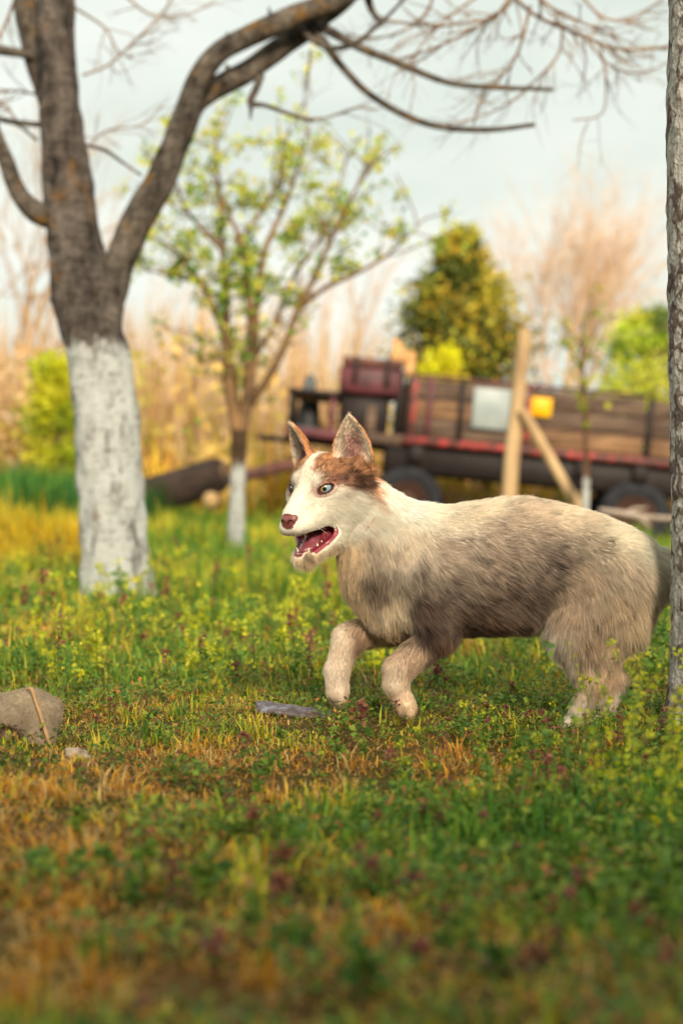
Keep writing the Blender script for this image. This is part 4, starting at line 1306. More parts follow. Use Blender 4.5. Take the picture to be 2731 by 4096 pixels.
# ------------------------------------------------------------------ young tree coming into leaf (12 m)
YD = 12.0
S12 = YD / FPX
b12 = at(945, 2120, YD)
young = empty('young_tree', (b12.x, YD, float(gz(b12.x, YD))))
tag(young, 'slender young tree in fresh leaf with limewashed foot near the log', 'tree')
bark12 = bark_mat('young_tree_bark', lin(70, 56, 46), lin(124, 100, 76), None, float(at(945, 1800, YD).z) - 0.1, 20)
bark12b = mat_noise('young_tree_branch_bark', lin(70, 54, 42), lin(150, 114, 76), 3.0, rough=0.85, bump=0.3)
t = Tubes(); t.add([np.array(at(px, py, YD)) for px, py in ((946, 2260), (945, 2120), (950, 1950), (955, 1800), (958, 1720))], [r * S12 for r in (40, 34, 30, 32, 34)], 14, 5, 0.08, 14)
link('trunk', t.mesh('trunk'), bark12, young)
tips12 = []
for pts, rads, dy in (
    ([(958, 1740), (930, 1600), (912, 1450), (898, 1330), (858, 1240), (800, 1130), (720, 1020), (640, 960)], [32, 30, 25, 21, 16, 13, 9, 4], 0.0),
    ([(955, 1730), (925, 1560), (905, 1380), (905, 1200), (890, 1000), (880, 820), (870, 640), (860, 500)], [24, 22, 18, 15, 12, 10, 7, 4], 0.3),
    ([(960, 1740), (985, 1620), (1005, 1450), (1000, 1250), (985, 1100), (960, 960), (880, 780), (830, 660)], [26, 24, 20, 16, 13, 10, 7, 4], -0.2),
    ([(962, 1720), (995, 1560), (1015, 1380), (1030, 1200), (1060, 1000), (1140, 820), (1200, 640), (1240, 500)], [24, 20, 17, 14, 12, 10, 7, 4], 0.2),
    ([(1000, 1610), (1060, 1530), (1130, 1400), (1190, 1240), (1270, 1080), (1340, 920), (1420, 760), (1500, 640)], [18, 17, 15, 13, 11, 9, 6, 4], -0.3),
    ([(1190, 1240), (1300, 1150), (1430, 1090), (1560, 1010), (1690, 880)], [11, 10, 8, 6, 3], -0.1),
    ([(960, 960), (1060, 820), (1120, 700), (1130, 560)], [9, 8, 6, 3], 0.0),
    ([(905, 1200), (780, 1130), (680, 1100), (580, 1080)], [9, 8, 6, 3], 0.2),
    ([(1005, 1450), (1100, 1290), (1150, 1150), (1260, 980), (1330, 860), (1380, 640)], [11, 10, 8, 7, 5, 3], 0.4),
    ([(890, 1000), (760, 860), (700, 720), (680, 560)], [9, 8, 6, 3], -0.3),
    ([(900, 1400), (850, 1440), (800, 1455)], [6, 5, 3], -0.2)):
    tb = Tubes()
    P_ = [np.array(at(px, py, YD + dy * i / (len(pts) - 1))) for i, (px, py) in enumerate(pts)]
    tb.add(P_, [r * S12 for r in rads], 7, 4)
    link('branch', tb.mesh('branch'), bark12b, young)
    pp, _ = catmull(P_, rads, 6)
    tips12 += [(p, 1 if i < len(pp) * 0.45 else 0) for i, p in enumerate(pp)][4:]
tw = Tubes(); lp = []
for p, low in tips12:
    for _ in range(1):
        if rng.random() < (0.55 if low else 0.25): continue
        tl = []
        sprout(tw, p, rng.normal(0, 1, 3) * np.array([1, 1, 0.5]) + np.array([0, 0, 0.55]), rng.uniform(0.15, 0.45), 0.006, 1, 1, 0.6, 0.05, 0.3, 4, tl)
        lp += tl
twg = link('twigs', tw.mesh('twigs'), bark12b, young); twg['kind'] = 'stuff'
lp = np.array(lp)
lp = lp[rng.random(len(lp)) < 0.29]
lp = np.repeat(lp, 12, axis=0) + rng.normal(0, 0.032, (len(lp) * 12, 3))
lp = lp[(lp[:, 2] > 1.9) | (rng.random(len(lp)) < 0.35)]
hgt = (lp[:, 2] - 1.2) / 2.0
cl_ = np.where((rng.random(len(lp)) < 0.25 + 0.6 * np.clip(hgt, 0, 1))[:, None], pick_cols([lin(216, 220, 70), lin(196, 212, 80), lin(230, 212, 90)], len(lp)), pick_cols([lin(110, 160, 56), lin(84, 140, 60), lin(150, 184, 70)], len(lp)))
lv = link('leaves', np_mesh('leaves', *merge([leaves(lp, np.full(len(lp), 0.052), cl_, 0.7, 1.7)])), mat_vcol('young_leaves', 0.5, 0.45), young)
lv['kind'] = 'stuff'

# ------------------------------------------------------------------ rough-barked trunk at the right edge
BD = 2.86
bx = at(2678, 2048, BD).x
Rb = 0.085
rb_tree = empty('rough_bark_tree', (bx + Rb, BD, 0.0))
tag(rb_tree, 'rough dark trunk with pale flaking patches at the right edge', 'tree')
bm_ = NM('flaking_bark')
v_ = bm_.pos((1, 1, 0.75))
vor = bm_.new('ShaderNodeTexVoronoi', feature='F1'); vor.inputs['Scale'].default_value = 48
nz_ = bm_.new('ShaderNodeTexNoise'); nz_.inputs['Scale'].default_value = 40; bm_.put(v_, nz_.inputs['Vector'])
mv = bm_.new('ShaderNodeMix', data_type='VECTOR'); mv.inputs[0].default_value = 0.04
bm_.put(v_, mv.inputs[4]); bm_.put(nz_.outputs['Color'], mv.inputs[5]); bm_.put(mv.outputs[1], vor.inputs['Vector'])
big = bm_.noise(bm_.pos((1, 1, 0.5)), 9, 5, 0.6)
thr = bm_.mix(0.5, vor.outputs['Distance'], big)
patch = bm_.ramp(thr, [(0.52, (0, 0, 0)), (0.59, (1, 1, 1))])
c_dark = bm_.ramp(bm_.noise(v_, 55, 6), [(0.3, lin(78, 64, 60)), (0.7, lin(136, 120, 112))])
c_pale = bm_.ramp(bm_.noise(v_, 110, 5), [(0.3, lin(150, 144, 136)), (0.7, lin(206, 202, 192))])
bm_.color(bm_.mix(patch, c_pale, c_dark))
bm_.bump(bm_.mix(0.5, vor.outputs['Distance'], bm_.noise(v_, 120, 5)), 1.0, 0.02)
bm_.set(Roughness=0.92, **{'Specular IOR Level': 0.15})
t = Tubes()
zz = np.arange(-0.05, 1.75, 0.010)
cx_ = bx + Rb + 0.004 * np.sin(zz * 5)
t.add(np.stack([cx_, np.full_like(zz, BD), zz], -1), Rb * (1.0 + 0.25 * np.exp(-zz / 0.05)), 72, 1, 0.05, 34.0)
link('trunk', t.mesh('trunk'), bm_.m, rb_tree)
t = Tubes()
for k in range(5):
    a = k * 1.3
    t = Tubes(); t.add([(bx + Rb, BD, 1.60), (bx + Rb + 0.25 * math.cos(a), BD + 0.25 * math.sin(a), 1.95), (bx + Rb + 0.5 * math.cos(a), BD + 0.5 * math.sin(a), 2.6)], [0.05, 0.04, 0.02], 8, 4, 0.05)
    link('limb', t.mesh('limb'), bm_.m, rb_tree)

# ------------------------------------------------------------------ conifer and broadleaf crowns behind the cart
def crown_tree(name, label, px, top, base_py, depth, half_px, n, size, pal, shape, trunk_col, lumps=26, cat='tree', group=None):
    s = depth / FPX
    cx, zt = at(px, top, depth).x, at(px, top, depth).z
    z0 = float(gz(cx, depth))
    root = empty(name, (cx, depth, z0))
    tag(root, label, cat, group)
    H = zt - z0
    t = Tubes()
    t.add([(cx, depth, z0 - 0.1), (cx + 0.03, depth, z0 + H * 0.4), (cx, depth, z0 + H * 0.92)], [0.10, 0.07, 0.015], 8, 4, 0.06)
    for k in range(14):
        h = z0 + H * rng.uniform(0.15, 0.8); a = rng.uniform(0, 6.28); L = half_px * s * 0.7
        t.add([(cx, depth, h), (cx + L * math.cos(a) * 0.5, depth + L * math.sin(a) * 0.5, h + 0.1), (cx + L * math.cos(a), depth + L * math.sin(a), h + 0.25)], [0.03, 0.02, 0.008], 5, 2)
    link('trunk', t.mesh('trunk'), mat_noise(name + '_bark', trunk_col, tuple(1.5 * c for c in trunk_col), 10), root)
    parts = []
    Pn, Cn = [], []
    for k in range(lumps):
        u = rng.uniform(0.02, 1.0) ** 0.8
        rad = shape(u) * half_px * s
        a = rng.uniform(0, 6.28)
        rr = rad * rng.uniform(0.45, 0.95)
        c = np.array([cx + rr * math.cos(a), depth + rr * math.sin(a) * 0.8, z0 + H * (0.06 + 0.92 * u)])
        m = n // lumps
        sp = max(0.10, rad * 0.36)
        P = c + rng.normal(0, 1, (m, 3)) * sp * np.array([1, 1, 0.8])
        pc = np.array(pal[rng.integers(0, len(pal))]) * rng.uniform(0.75, 1.25)
        Pn.append(P); Cn.append(np.clip(pc * rng.uniform(0.7, 1.3, (m, 1)), 0, 0.9))
    P, Cc = np.vstack(Pn), np.vstack(Cn)
    cm_ = link('crown', np_mesh('crown', *merge([leaves(P, np.full(len(P), size), Cc, 0.7, 2.2)])), mat_vcol(name + '_leaf', 0.6, 0.3), root)
    cm_['kind'] = 'stuff'
    return root
crown_tree('conifer', 'dense rusty green conifer rising behind the cart', 1840, 925, 2150, 24.0, 330, 20000, 0.12,
           [lin(206, 172, 52), lin(222, 190, 60), lin(170, 164, 56), lin(96, 110, 50), lin(228, 200, 74), lin(188, 184, 64), lin(124, 134, 56), lin(76, 90, 44)], lambda u: (1 - u) ** 0.66 * 1.0 + 0.06, lin(84, 58, 40), 80)
crown_tree('leafy_tree', 'bright green leafy tree beside the right trunk, beyond the cart', 2590, 1240, 2150, 27.0, 220, 9000, 0.12,
           [lin(186, 206, 60), lin(204, 214, 66), lin(160, 190, 60), lin(222, 214, 84), lin(120, 150, 60)], lambda u: math.sin(math.pi * min(1, 0.25 + u * 0.72)) ** 0.6, lin(110, 84, 58), 50)
crown_tree('leafy_shrub', 'yellow green shrub in the reeds left of the white trunk', 225, 1420, 2000, 19.0, 115, 5000, 0.08,
           [lin(206, 204, 40), lin(180, 194, 44), lin(140, 166, 46), lin(220, 210, 60)], lambda u: math.sin(math.pi * min(1, 0.2 + u * 0.75)) ** 0.6, lin(110, 84, 58), 34, 'shrub')
crown_tree('yellow_bush', 'low bright yellow bush between conifer and cart', 1770, 1395, 2100, 21.0, 110, 3000, 0.08,
           [lin(226, 218, 30), lin(212, 210, 36), lin(236, 216, 50)], lambda u: math.sin(math.pi * min(1, 0.3 + u * 0.66)) ** 0.6, lin(110, 84, 58), 22, 'bush')

# bare pale trees far behind
def bare_tree(label, px, top, depth, kids, seed, spread=0.5, stems=5, col=(0.42, 0.28, 0.17), L=1.5):
    x = at(px, 2048, depth).x; z0 = float(gz(x, depth)); H = at(px, top, depth).z - z0
    root = empty('bare_tree', (x, depth, z0)); tag(root, label, 'tree', 'bare trees beyond the meadow')
    t = Tubes()
    t.add([(x, depth, z0 - 0.1), (x + 0.05, depth, z0 + H * 0.2), (x, depth, z0 + H * 0.4)], [0.08, 0.06, 0.05], 7, 4)
    mt = mat_noise('bare_tree_bark', tuple(0.8 * c for c in col), tuple(1.3 * c for c in col), 5, bump=0.1)
    link('trunk', t.mesh('trunk'), mt, root)
    t = Tubes()
    for k in range(stems):
        sprout(t, (x, depth, z0 + H * rng.uniform(0.1, 0.4)), rng.normal(0, 0.33, 3) + np.array([0, 0, 1.0]), H * 0.5 * L / 1.5, 0.036, 3, kids, spread, 0.12, 0.2, 4)
    c_ = link('crown', t.mesh('crown'), mt, root); c_['kind'] = 'stuff'
bare_tree('tall bare peach coloured tree right of the conifer', 2215, 1020, 30, 6, 1, 0.42, 10, (0.74, 0.52, 0.34))
bare_tree('thin bare tree at the far left behind the white trunk', 70, 700, 24, 4, 2, 0.4, 6, (0.46, 0.31, 0.18))
bare_tree('thin bare tree between the white trunk and the young tree', 620, 1180, 29, 4, 3, 0.35, 6, (0.60, 0.42, 0.26), 1.2)
bare_tree('bare tree right of the young tree, behind the cart front', 1330, 1080, 31, 4, 4, 0.4, 7, (0.62, 0.44, 0.30), 1.3)

# ------------------------------------------------------------------ reeds
n = 11000
x = rng.uniform(-10.5, 9.0, n); y = rng.uniform(21, 29, n)
hgt = 2.9 + 1.7 * (vn2(x, y, 1.5, 3.0) - 0.5) + 0.9 * (vn2(x, y, 0.5, 7.0) - 0.5)
hgt *= np.where(x > 0.3, 0.5, 1.0) * np.where(x > 3.5, 0.8, 1.0)
hgt *= rng.uniform(0.30, 1.15, n)
col = pick_cols([lin(228, 196, 154), lin(214, 174, 128), lin(236, 214, 182), lin(200, 156, 108), lin(218, 186, 116)], n, 0.7, 1.1)
rp = [blades(x, y, hgt, rng.uniform(0.5, 1.4, n) * 0.034, np.clip(rng.normal(0.10, 0.10, n), 0.0, 0.5), col)]
n = 9000
x = rng.uniform(-10, 9, n); y = rng.uniform(20, 27, n)
col = np.where((rng.random(n) < 0.65)[:, None], pick_cols([lin(228, 192, 60), lin(216, 166, 66), lin(232, 176, 86)], n), pick_cols([lin(180, 188, 60), lin(150, 170, 64)], n))
rp.append(blades(x, y, rng.uniform(0.5, 1.5, n), rng.uniform(0.5, 1.3, n) * 0.045, np.clip(rng.normal(0.3, 0.2, n), 0, 1), col))
# scrubby growth in front of the reeds breaks their line
bp_, bc_ = [], []
for k in range(150):
    cx, cy = rng.uniform(-9.5, 6.0), rng.uniform(19.8, 23.0)
    top = (2.4 if cx < 0.5 else 1.2) * rng.uniform(0.25, 1.0) ** 1.3
    m = int(60 + 70 * rng.random())
    P = np.array([cx, cy, float(gz(cx, cy))]) + np.stack([rng.normal(0, 0.28, m), rng.normal(0, 0.25, m), rng.uniform(0.05, 1, m) ** 0.8 * top], -1)
    pc_ = [lin(222, 184, 136), lin(206, 162, 112), lin(224, 190, 110), lin(190, 178, 84), lin(214, 190, 166), lin(226, 196, 150)][rng.integers(0, 6)]
    bp_.append(P); bc_.append(np.clip(np.array(pc_) * rng.uniform(0.7, 1.2, (m, 1)), 0, 0.9))
rp.append(leaves(np.vstack(bp_), np.full(sum(len(b) for b in bp_), 0.20), np.vstack(bc_), 0.9, 3.0))
reeds = link('reeds', np_mesh('reeds', *merge(rp)), mat_vcol('dry_reeds', 0.7, 0.25))
tag(reeds, 'tall dry tan reeds closing off the meadow', 'reeds', kind='stuff')
# ------------------------------------------------------------------ old farm cart (18 m away)
CD = 18.0
SC = CD / FPX
ROLL = math.atan2(98, 1060)                   # the cart stands nose-up on sloping ground
c0 = np.array(at(1610, 1745, CD))
ex = np.array([math.cos(ROLL), 0, -math.sin(ROLL)]); ez = np.array([math.sin(ROLL), 0, math.cos(ROLL)]); ey = np.array([0, 1.0, 0])
def cp(s, t, d=0.0):
    """s along the bed, t up from its floor (both in photo px at the cart), d metres deeper"""
    return c0 + ex * s * SC + ez * t * SC + ey * d
CROT = Matrix.Rotation(ROLL, 4, 'Y')
cart = empty('farm_cart', (c0[0] + 2.0, CD + 0.8, float(gz(c0[0] + 2.0, CD + 0.8))))
tag(cart, 'old four wheeled farm cart with weathered plank sides and red rail', 'cart')
wood = [mat_noise('cart_plank_%s' % n, c1, c2, 3.2, (0.6, 1, 6), 0.85, 0.3, 0.004, mid=c3) for n, c1, c2, c3 in (
    ('grey', lin(52, 40, 36), lin(134, 112, 94), lin(94, 76, 64)), ('tan', lin(66, 48, 38), lin(166, 128, 92), lin(122, 92, 68)), ('dark', lin(38, 28, 26), lin(96, 72, 58), lin(66, 48, 42)))]
def paint_mat(name, paint, rust, amount=0.5, scale=5):
    m = NM(name)
    f = m.noise(m.pos(), scale, 7, 0.7)
    m.color(m.ramp(f, [(amount - 0.06, rust), (amount + 0.05, paint)]))
    m.bump(m.noise(m.pos(), scale * 8, 4), 0.25, 0.004)
    m.set(Roughness=0.6)
    return m.m
red = paint_mat('chipped_red_paint', lin(176, 62, 58), lin(84, 46, 42), 0.53, 7)
maroon = paint_mat('maroon_paint', lin(98, 44, 52), lin(58, 32, 34), 0.48, 5)
darkst = mat_noise('dark_oily_steel', lin(20, 15, 15), lin(42, 31, 30), 6, rough=0.6, bump=0.2)
def cbox(name, s0, s1, t0, t1, d0, d1, mat, parent=cart, bev=0.008, extra=None):
    b = Boxes()
    c = cp((s0 + s1) / 2, (t0 + t1) / 2, (d0 + d1) / 2)
    b.add((0, 0, 0), (abs(s1 - s0) * SC, abs(d1 - d0), abs(t1 - t0) * SC), None, bev)
    o = link(name, b.mesh(name), mat)
    if parent is not None:
        o.parent = parent
        o.location = Vector(c) - Vector(parent.location)
    else: o.location = Vector(c)
    o.rotation_euler = (0, ROLL + (extra or 0), 0)
    return o
# plank sides, near and far, in two bays
for d0, mats in ((0.0, (0, 1, 0)), (1.62, (2, 0, 2))):
    for r in range(3):
        for (s0, s1) in ((38, 470), (484, 960), (972, 1480)):
            cbox('plank', s0 + rng.uniform(-3, 3), s1 + rng.uniform(-3, 3), 8 + r * 78, 80 + r * 78 + rng.uniform(-3, 3), d0 + rng.uniform(0, 0.012), d0 + 0.035, wood[mats[(r + (s0 > 470)) % 3] if d0 == 0 else 2])
for s, m in ((22, red), (84, maroon), (212, darkst), (477, red), (966, darkst), (1470, red)):
    cbox('stanchion', s, s + 22, -12, 246, -0.045, -0.004, m)
cbox('side_rail', 0, 1495, -26, 2, -0.05, 0.02, red)
cbox('top_rail', 30, 960, 242, 256, -0.01, 0.04, maroon)
cbox('floor', 0, 1495, -20, 4, 0.03, 1.64, wood[2])
cbox('chassis_beam', -60, 1495, -140, -30, 0.06, 0.18, darkst)
cbox('chassis_beam', -60, 1495, -140, -30, 1.25, 1.36, darkst)
for s in (30, 420, 700, 930, 1300):
    cbox('cross_beam', s, s + 60, -98, -32, -0.02, 1.6, darkst)
cbox('front_board', 6, 20, 0, 250, 0.02, 1.62, wood[2])
gp_ = cbox('sheet_panel', 268, 430, 60, 222, -0.055, -0.047, mat_noise('galvanised_sheet', lin(136, 146, 148), lin(176, 182, 180), 3, rough=0.5, bump=0.08))
tag(gp_, 'pale grey metal sheet on the cart side')
yp_ = cbox('marker_plate', 496, 582, 128, 206, -0.03, -0.006, mat_noise('yellow_plate_paint', lin(232, 160, 10), lin(246, 190, 20), 4, rough=0.45, bump=0.05), bev=0.02)
tag(yp_, 'bright yellow marker plate')
# wheels
tyre_m = mat_noise('old_rubber', lin(24, 24, 28), lin(46, 46, 52), 9, rough=0.8, bump=0.3)
rim_m = mat_noise('rusty_rim', lin(46, 30, 26), lin(84, 56, 44), 10, rough=0.75)
def wheel_mesh(name, prof, n=40):
    v, q = [], []
    k = len(prof)
    for i in range(n):
        a = 2 * math.pi * i / n
        for r, w in prof: v.append((r * math.cos(a), w, r * math.sin(a)))
    for i in range(n):
        for j in range(k - 1):
            q.append((i * k + j, i * k + j + 1, ((i + 1) % n) * k + j + 1, ((i + 1) % n) * k + j))
    return np_mesh(name, np.array(v), np.array(q), None, True)
tyre_me = wheel_mesh('tyre', [(0.22, -0.07), (0.25, -0.095), (0.33, -0.105), (0.385, -0.085), (0.40, -0.045), (0.395, -0.04), (0.395, -0.012), (0.405, -0.010), (0.405, 0.010), (0.395, 0.012), (0.395, 0.04), (0.40, 0.045), (0.385, 0.085), (0.33, 0.105), (0.25, 0.095), (0.22, 0.07)])
rim_me = wheel_mesh('rim', [(0.0, -0.045), (0.05, -0.06), (0.07, -0.03), (0.15, -0.02), (0.20, -0.06), (0.232, -0.085), (0.232, 0.085), (0.20, 0.06), (0.1, 0.02), (0.0, 0.02)])
tyre_me.materials.append(tyre_m); rim_me.materials.append(rim_m)
for px, py, dd in ((1625, 2010, 0.12), (2540, 2068, 0.12), (1660, 2010, 1.5), (2575, 2068, 1.5)):
    p = at(px, py, CD) + Vector((0, dd, 0))
    w = empty('wheel', p - Vector(cart.location)); w.parent = cart
    for nm_, me_ in (('tyre', tyre_me), ('rim', rim_me)):
        o = bpy.data.objects.new(nm_, me_); COL.objects.link(o); o.parent = w
for s, t0 in ((15, -285), (930, -235)):
    b = cbox('axle', s - 14, s + 14, -270 - (s > 100) * 0 + 10, -225, 0.1, 1.6, darkst)
    cbox('axle_stand', s - 26, s + 26, -236, -98, 0.28, 0.36, darkst); cbox('axle_stand', s - 26, s + 26, -236, -98, 1.25, 1.33, darkst)
# front deck and drawbar
cbox('front_deck', -470, -6, -36, 0, 0.1, 1.5, maroon)
cbox('front_deck_beam', -580, -40, -62, -38, 0.3, 0.42, darkst)
for d in (0.12, 1.3):
    cbox('frame_post', -464, -446, 0, 140, d, d + 0.06, darkst)
    cbox('frame_post', -300, -280, 0, 140, d, d + 0.06, maroon)
cbox('frame_top', -474, -262, 138, 156, 0.08, 1.42, darkst)
cbox('tail_board', -140, 10, -40, 6, 0.02, 0.09, wood[0])
t = Tubes()
t.add([np.array(at(1480, 1830, CD)) + (0, 0.7, 0), np.array(at(1180, 1850, CD)) + (0, 0.6, 0), np.array(at(1040, 1885, CD)) + (0, 0.3, 0), np.array(at(860, 1935, CD)) + (0, -0.2, 0)], [0.075, 0.075, 0.07, 0.06], 10, 4, 0.05)
link('drawbar', t.mesh('drawbar'), paint_mat('drawbar_paint', lin(110, 70, 62), lin(74, 52, 48), 0.5), cart)
# load standing on the front deck
def load(name, label, cat, s0, s1, t0, t1, d0, d1, mat, bev=0.015):
    o = cbox(name, s0, s1, t0, t1, d0, d1, mat, None, bev)
    return tag(o, label, cat)
# maroon tool chest: body with lid
ch = empty('tool_chest', Vector(cp(-150, 158, 0.5))); tag(ch, 'maroon painted chest on top of the cart front', 'chest')
cbox('chest_body', -272, -26, 160, 268, 0.15, 1.1, maroon, ch, 0.02)
cbox('lid', -268, -22, 270, 306, 0.12, 1.13, mat_noise('chest_lid_wood', lin(70, 44, 44), lin(128, 84, 72), 4, rough=0.7), ch, 0.02)
for s in (-220, -90): cbox('hinge_strap', s, s + 18, 200, 308, 0.10, 0.118, darkst, ch, 0.004)
eb = empty('engine_block', Vector(cp(-140, 2, 0.5))); tag(eb, 'dark oily machine block under the maroon chest', 'machine')
cbox('housing', -262, -60, 2, 156, 0.25, 1.2, darkst, eb, 0.03)
cbox('side_plate', -150, -112, 14, 118, 0.20, 0.25, wood[0], eb, 0.006)
cbox('pillar', -40, -8, 2, 268, 0.2, 0.5, darkst, eb, 0.02)
cn = empty('canister', Vector(cp(-395, 157, 0.6))); tag(cn, 'small grey canister on the dark frame of the cart', 'canister')
t = Tubes(); q0 = cp(-395, 157, 0.6)
t.add([q0, q0 + ez * 0.03, q0 + ez * 0.12, q0 + ez * 0.16, q0 + ez * 0.18], [0.072, 0.075, 0.066, 0.055, 0.04], 16, 2)
gray = mat_noise('grey_plastic', lin(66, 72, 76), lin(96, 102, 104), 8, rough=0.5)
link('canister_body', t.mesh('canister_body'), gray, cn)
t = Tubes(); t.add([q0 + ez * 0.178, q0 + ez * 0.2], [0.03, 0.03], 10, 1); link('cap', t.mesh('cap'), darkst, cn)
bk = empty('bucket', Vector(cp(-390, 1, 0.6))); tag(bk, 'black upturned bucket under the dark frame of the cart', 'bucket')
t = Tubes(); q0 = cp(-388, 2, 0.6)
t.add([q0, q0 + ez * 0.02, q0 + ez * 0.30, q0 + ez * 0.315], [0.15, 0.15, 0.115, 0.10], 18, 2)
link('bucket_body', t.mesh('bucket_body'), mat_noise('black_plastic', lin(22, 24, 24), lin(40, 42, 42), 8, rough=0.5), bk)
t = Tubes(); t.add([q0 + ez * 0.0, q0 + ez * 0.03], [0.158, 0.158], 18, 1); link('bucket_rim', t.mesh('bucket_rim'), gray, bk)
for k, (s, h, w, lab) in enumerate(((-60, 92, 20, 'tallest'), (-30, 76, 16, 'middle'), (4, 100, 22, 'rightmost'))):
    t = Tubes(); q0 = cp(s, 306 if s < -20 else 262, 0.35 + 0.12 * k)
    t.add([q0, q0 + ez * h * 0.5 * SC + ex * 0.02, q0 + ez * h * SC + ex * rng.uniform(-0.05, 0.05)], [w * SC, w * SC * 0.95, w * SC * 0.85], 7, 2, 0.12, 20)
    fl_ = link('firewood_billet', t.mesh('firewood_billet'), mat_noise('split_wood', lin(196, 140, 84), lin(232, 186, 130), 8, rough=0.8), None, None)
    tag(fl_, '%s pale split firewood stick standing beside the maroon chest' % lab, 'firewood', 'firewood on the cart')

# ------------------------------------------------------------------ log in front of the cart
LD = 16.3
t = Tubes()
lp_ = [np.array(at(px, py, LD)) + (0, d, 0) for px, py, d in ((560, 1990, 0.0), (600, 1982, 0.0), (700, 1955, 0.05), (800, 1920, 0.1), (872, 1896, 0.14), (886, 1892, 0.14))]
t.add(lp_, [0.16, 0.185, 0.19, 0.185, 0.175, 0.15], 20, 4, 0.06, 6)
lg = empty('log', lp_[1]); tag(lg, 'thick dark log lying in front of the cart drawbar', 'log')
link('bark', t.mesh('bark'), mat_noise('log_bark', lin(46, 38, 38), lin(92, 74, 64), 7, (0.5, 1, 2), 0.9, 0.8, 0.02), lg)
t = Tubes(); t.add([lp_[-1] - (0.01, 0, -0.004), lp_[-1] + (0.012, 0, 0.004)], [0.14, 0.13], 18, 1); link('cut_end', t.mesh('cut_end'), mat_noise('cut_wood', lin(130, 100, 76), lin(170, 136, 104), 14), lg)
stump = empty('log_prop', at(842, 2040, 15.6)); tag(stump, 'small pale cut log end in the grass under the dark log', 'log')
q0 = np.array(at(842, 2000, 15.6))
t = Tubes(); t.add([q0 + (0, 0.3, -0.01), q0 + (0, 0.1, 0), q0], [0.085, 0.088, 0.085], 14, 2, 0.05, 12); link('bark', t.mesh('bark'), mat_noise('small_log_bark', lin(96, 74, 58), lin(140, 110, 84), 10), stump)
t = Tubes(); t.add([q0 + (0, 0.002, 0), q0 - (0, 0.012, 0)], [0.076, 0.074], 14, 1); link('cut_face', t.mesh('cut_face'), mat_noise('pale_cut_wood', lin(226, 178, 118), lin(240, 204, 150), 16), stump)

# ------------------------------------------------------------------ post with brace, sapling
PD = 15.0
S15 = PD / FPX
post = empty('fence_post', Vector((at(2025, 2048, PD).x, PD, float(gz(at(2025, 2048, PD).x, PD)))))
tag(post, 'leaning round wooden post with a slanting brace before the cart', 'post')
post_m = mat_noise('weathered_post', lin(150, 120, 88), lin(206, 176, 134), 5, (1, 1, 0.25), 0.85, 0.4, 0.006)
t = Tubes(); t.add([np.array(at(px, py, PD)) for px, py in ((2018, 2240), (2035, 2000), (2050, 1800), (2075, 1560), (2098, 1345), (2101, 1322))], [r * S15 for r in (33, 32, 31, 29, 27, 20)], 14, 4, 0.04, 6)
link('pole', t.mesh('pole'), post_m, post)
t = Tubes(); t.add([np.array(at(px, py, PD)) + (0, -0.10, 0) for px, py in ((2078, 1640), (2100, 1675), (2190, 1830), (2330, 2070), (2400, 2200))], [r * S15 for r in (18, 22, 23, 22, 22)], 10, 4, 0.05, 6)
link('brace', t.mesh('brace'), post_m, post)
sap = empty('sapling', Vector((at(2340, 2048, 14.5).x, 14.5, float(gz(at(2340, 2048, 14.5).x, 14.5)))))
tag(sap, 'thin sapling with white foot right of the braced post', 'tree')
sp_ = [np.array(at(px, py, 14.5)) for px, py in ((2338, 2230), (2340, 2060), (2345, 1900), (2342, 1750), (2338, 1600), (2330, 1480), (2322, 1380))]
sbark = bark_mat('sapling_bark', lin(104, 78, 62), lin(160, 124, 96), None, float(at(0, 1860, 14.5).z) - 0.1, 20)
t = Tubes(); t.add(sp_, [r * 14.5 / FPX for r in (17, 16, 14, 12, 10, 7, 4)], 9, 4, 0.05); link('trunk', t.mesh('trunk'), sbark, sap)
t = Tubes(); tl = []
for i in (3, 4, 4, 5, 5, 5, 6, 6):
    sprout(t, sp_[i], rng.normal(0, 0.6, 3) + np.array([0, 0, 0.7]), rng.uniform(0.25, 0.55), 0.009, 1, 3, 0.5, 0.05, 0.25, 4, tl)
c_ = link('twigs', t.mesh('twigs'), sbark, sap); c_['kind'] = 'stuff'
tl = np.array(tl); tl = tl[rng.random(len(tl)) < 0.35]; tl = np.repeat(tl, 3, axis=0) + rng.normal(0, 0.02, (len(tl) * 3, 3))
c_ = link('leaves', np_mesh('leaves', *merge([leaves(tl, np.full(len(tl), 0.06), pick_cols([lin(160, 176, 50), lin(190, 186, 60)], len(tl)), 0.7, 1.7)])), mat_vcol('sapling_leaf', 0.5, 0.45), sap); c_['kind'] = 'stuff'
br = empty('fallen_branch', at(2450, 2150, 12.5)); tag(br, 'pale fallen branch lying before the right cart wheel', 'branch')
t = Tubes(); t.add([np.array(at(px, py, 12.5)) for px, py in ((2395, 2040), (2470, 2050), (2540, 2062), (2620, 2072), (2760, 2076))], [0.018, 0.022, 0.024, 0.022, 0.018], 7, 3, 0.1, 14)
link('stem', t.mesh('stem'), mat_noise('grey_driftwood', lin(140, 124, 112), lin(186, 170, 156), 9), br)
t = Tubes(); t.add([np.array(at(px, py, 12.5)) for px, py in ((2540, 2062), (2575, 2085), (2600, 2110))], [0.02, 0.018, 0.01], 6, 3); t.add([np.array(at(px, py, 12.5)) for px, py in ((2500, 2054), (2540, 2035), (2590, 2030))], [0.014, 0.012, 0.006], 6, 3)
link('side_twig', t.mesh('side_twig'), br.children[0].data.materials[0], br)
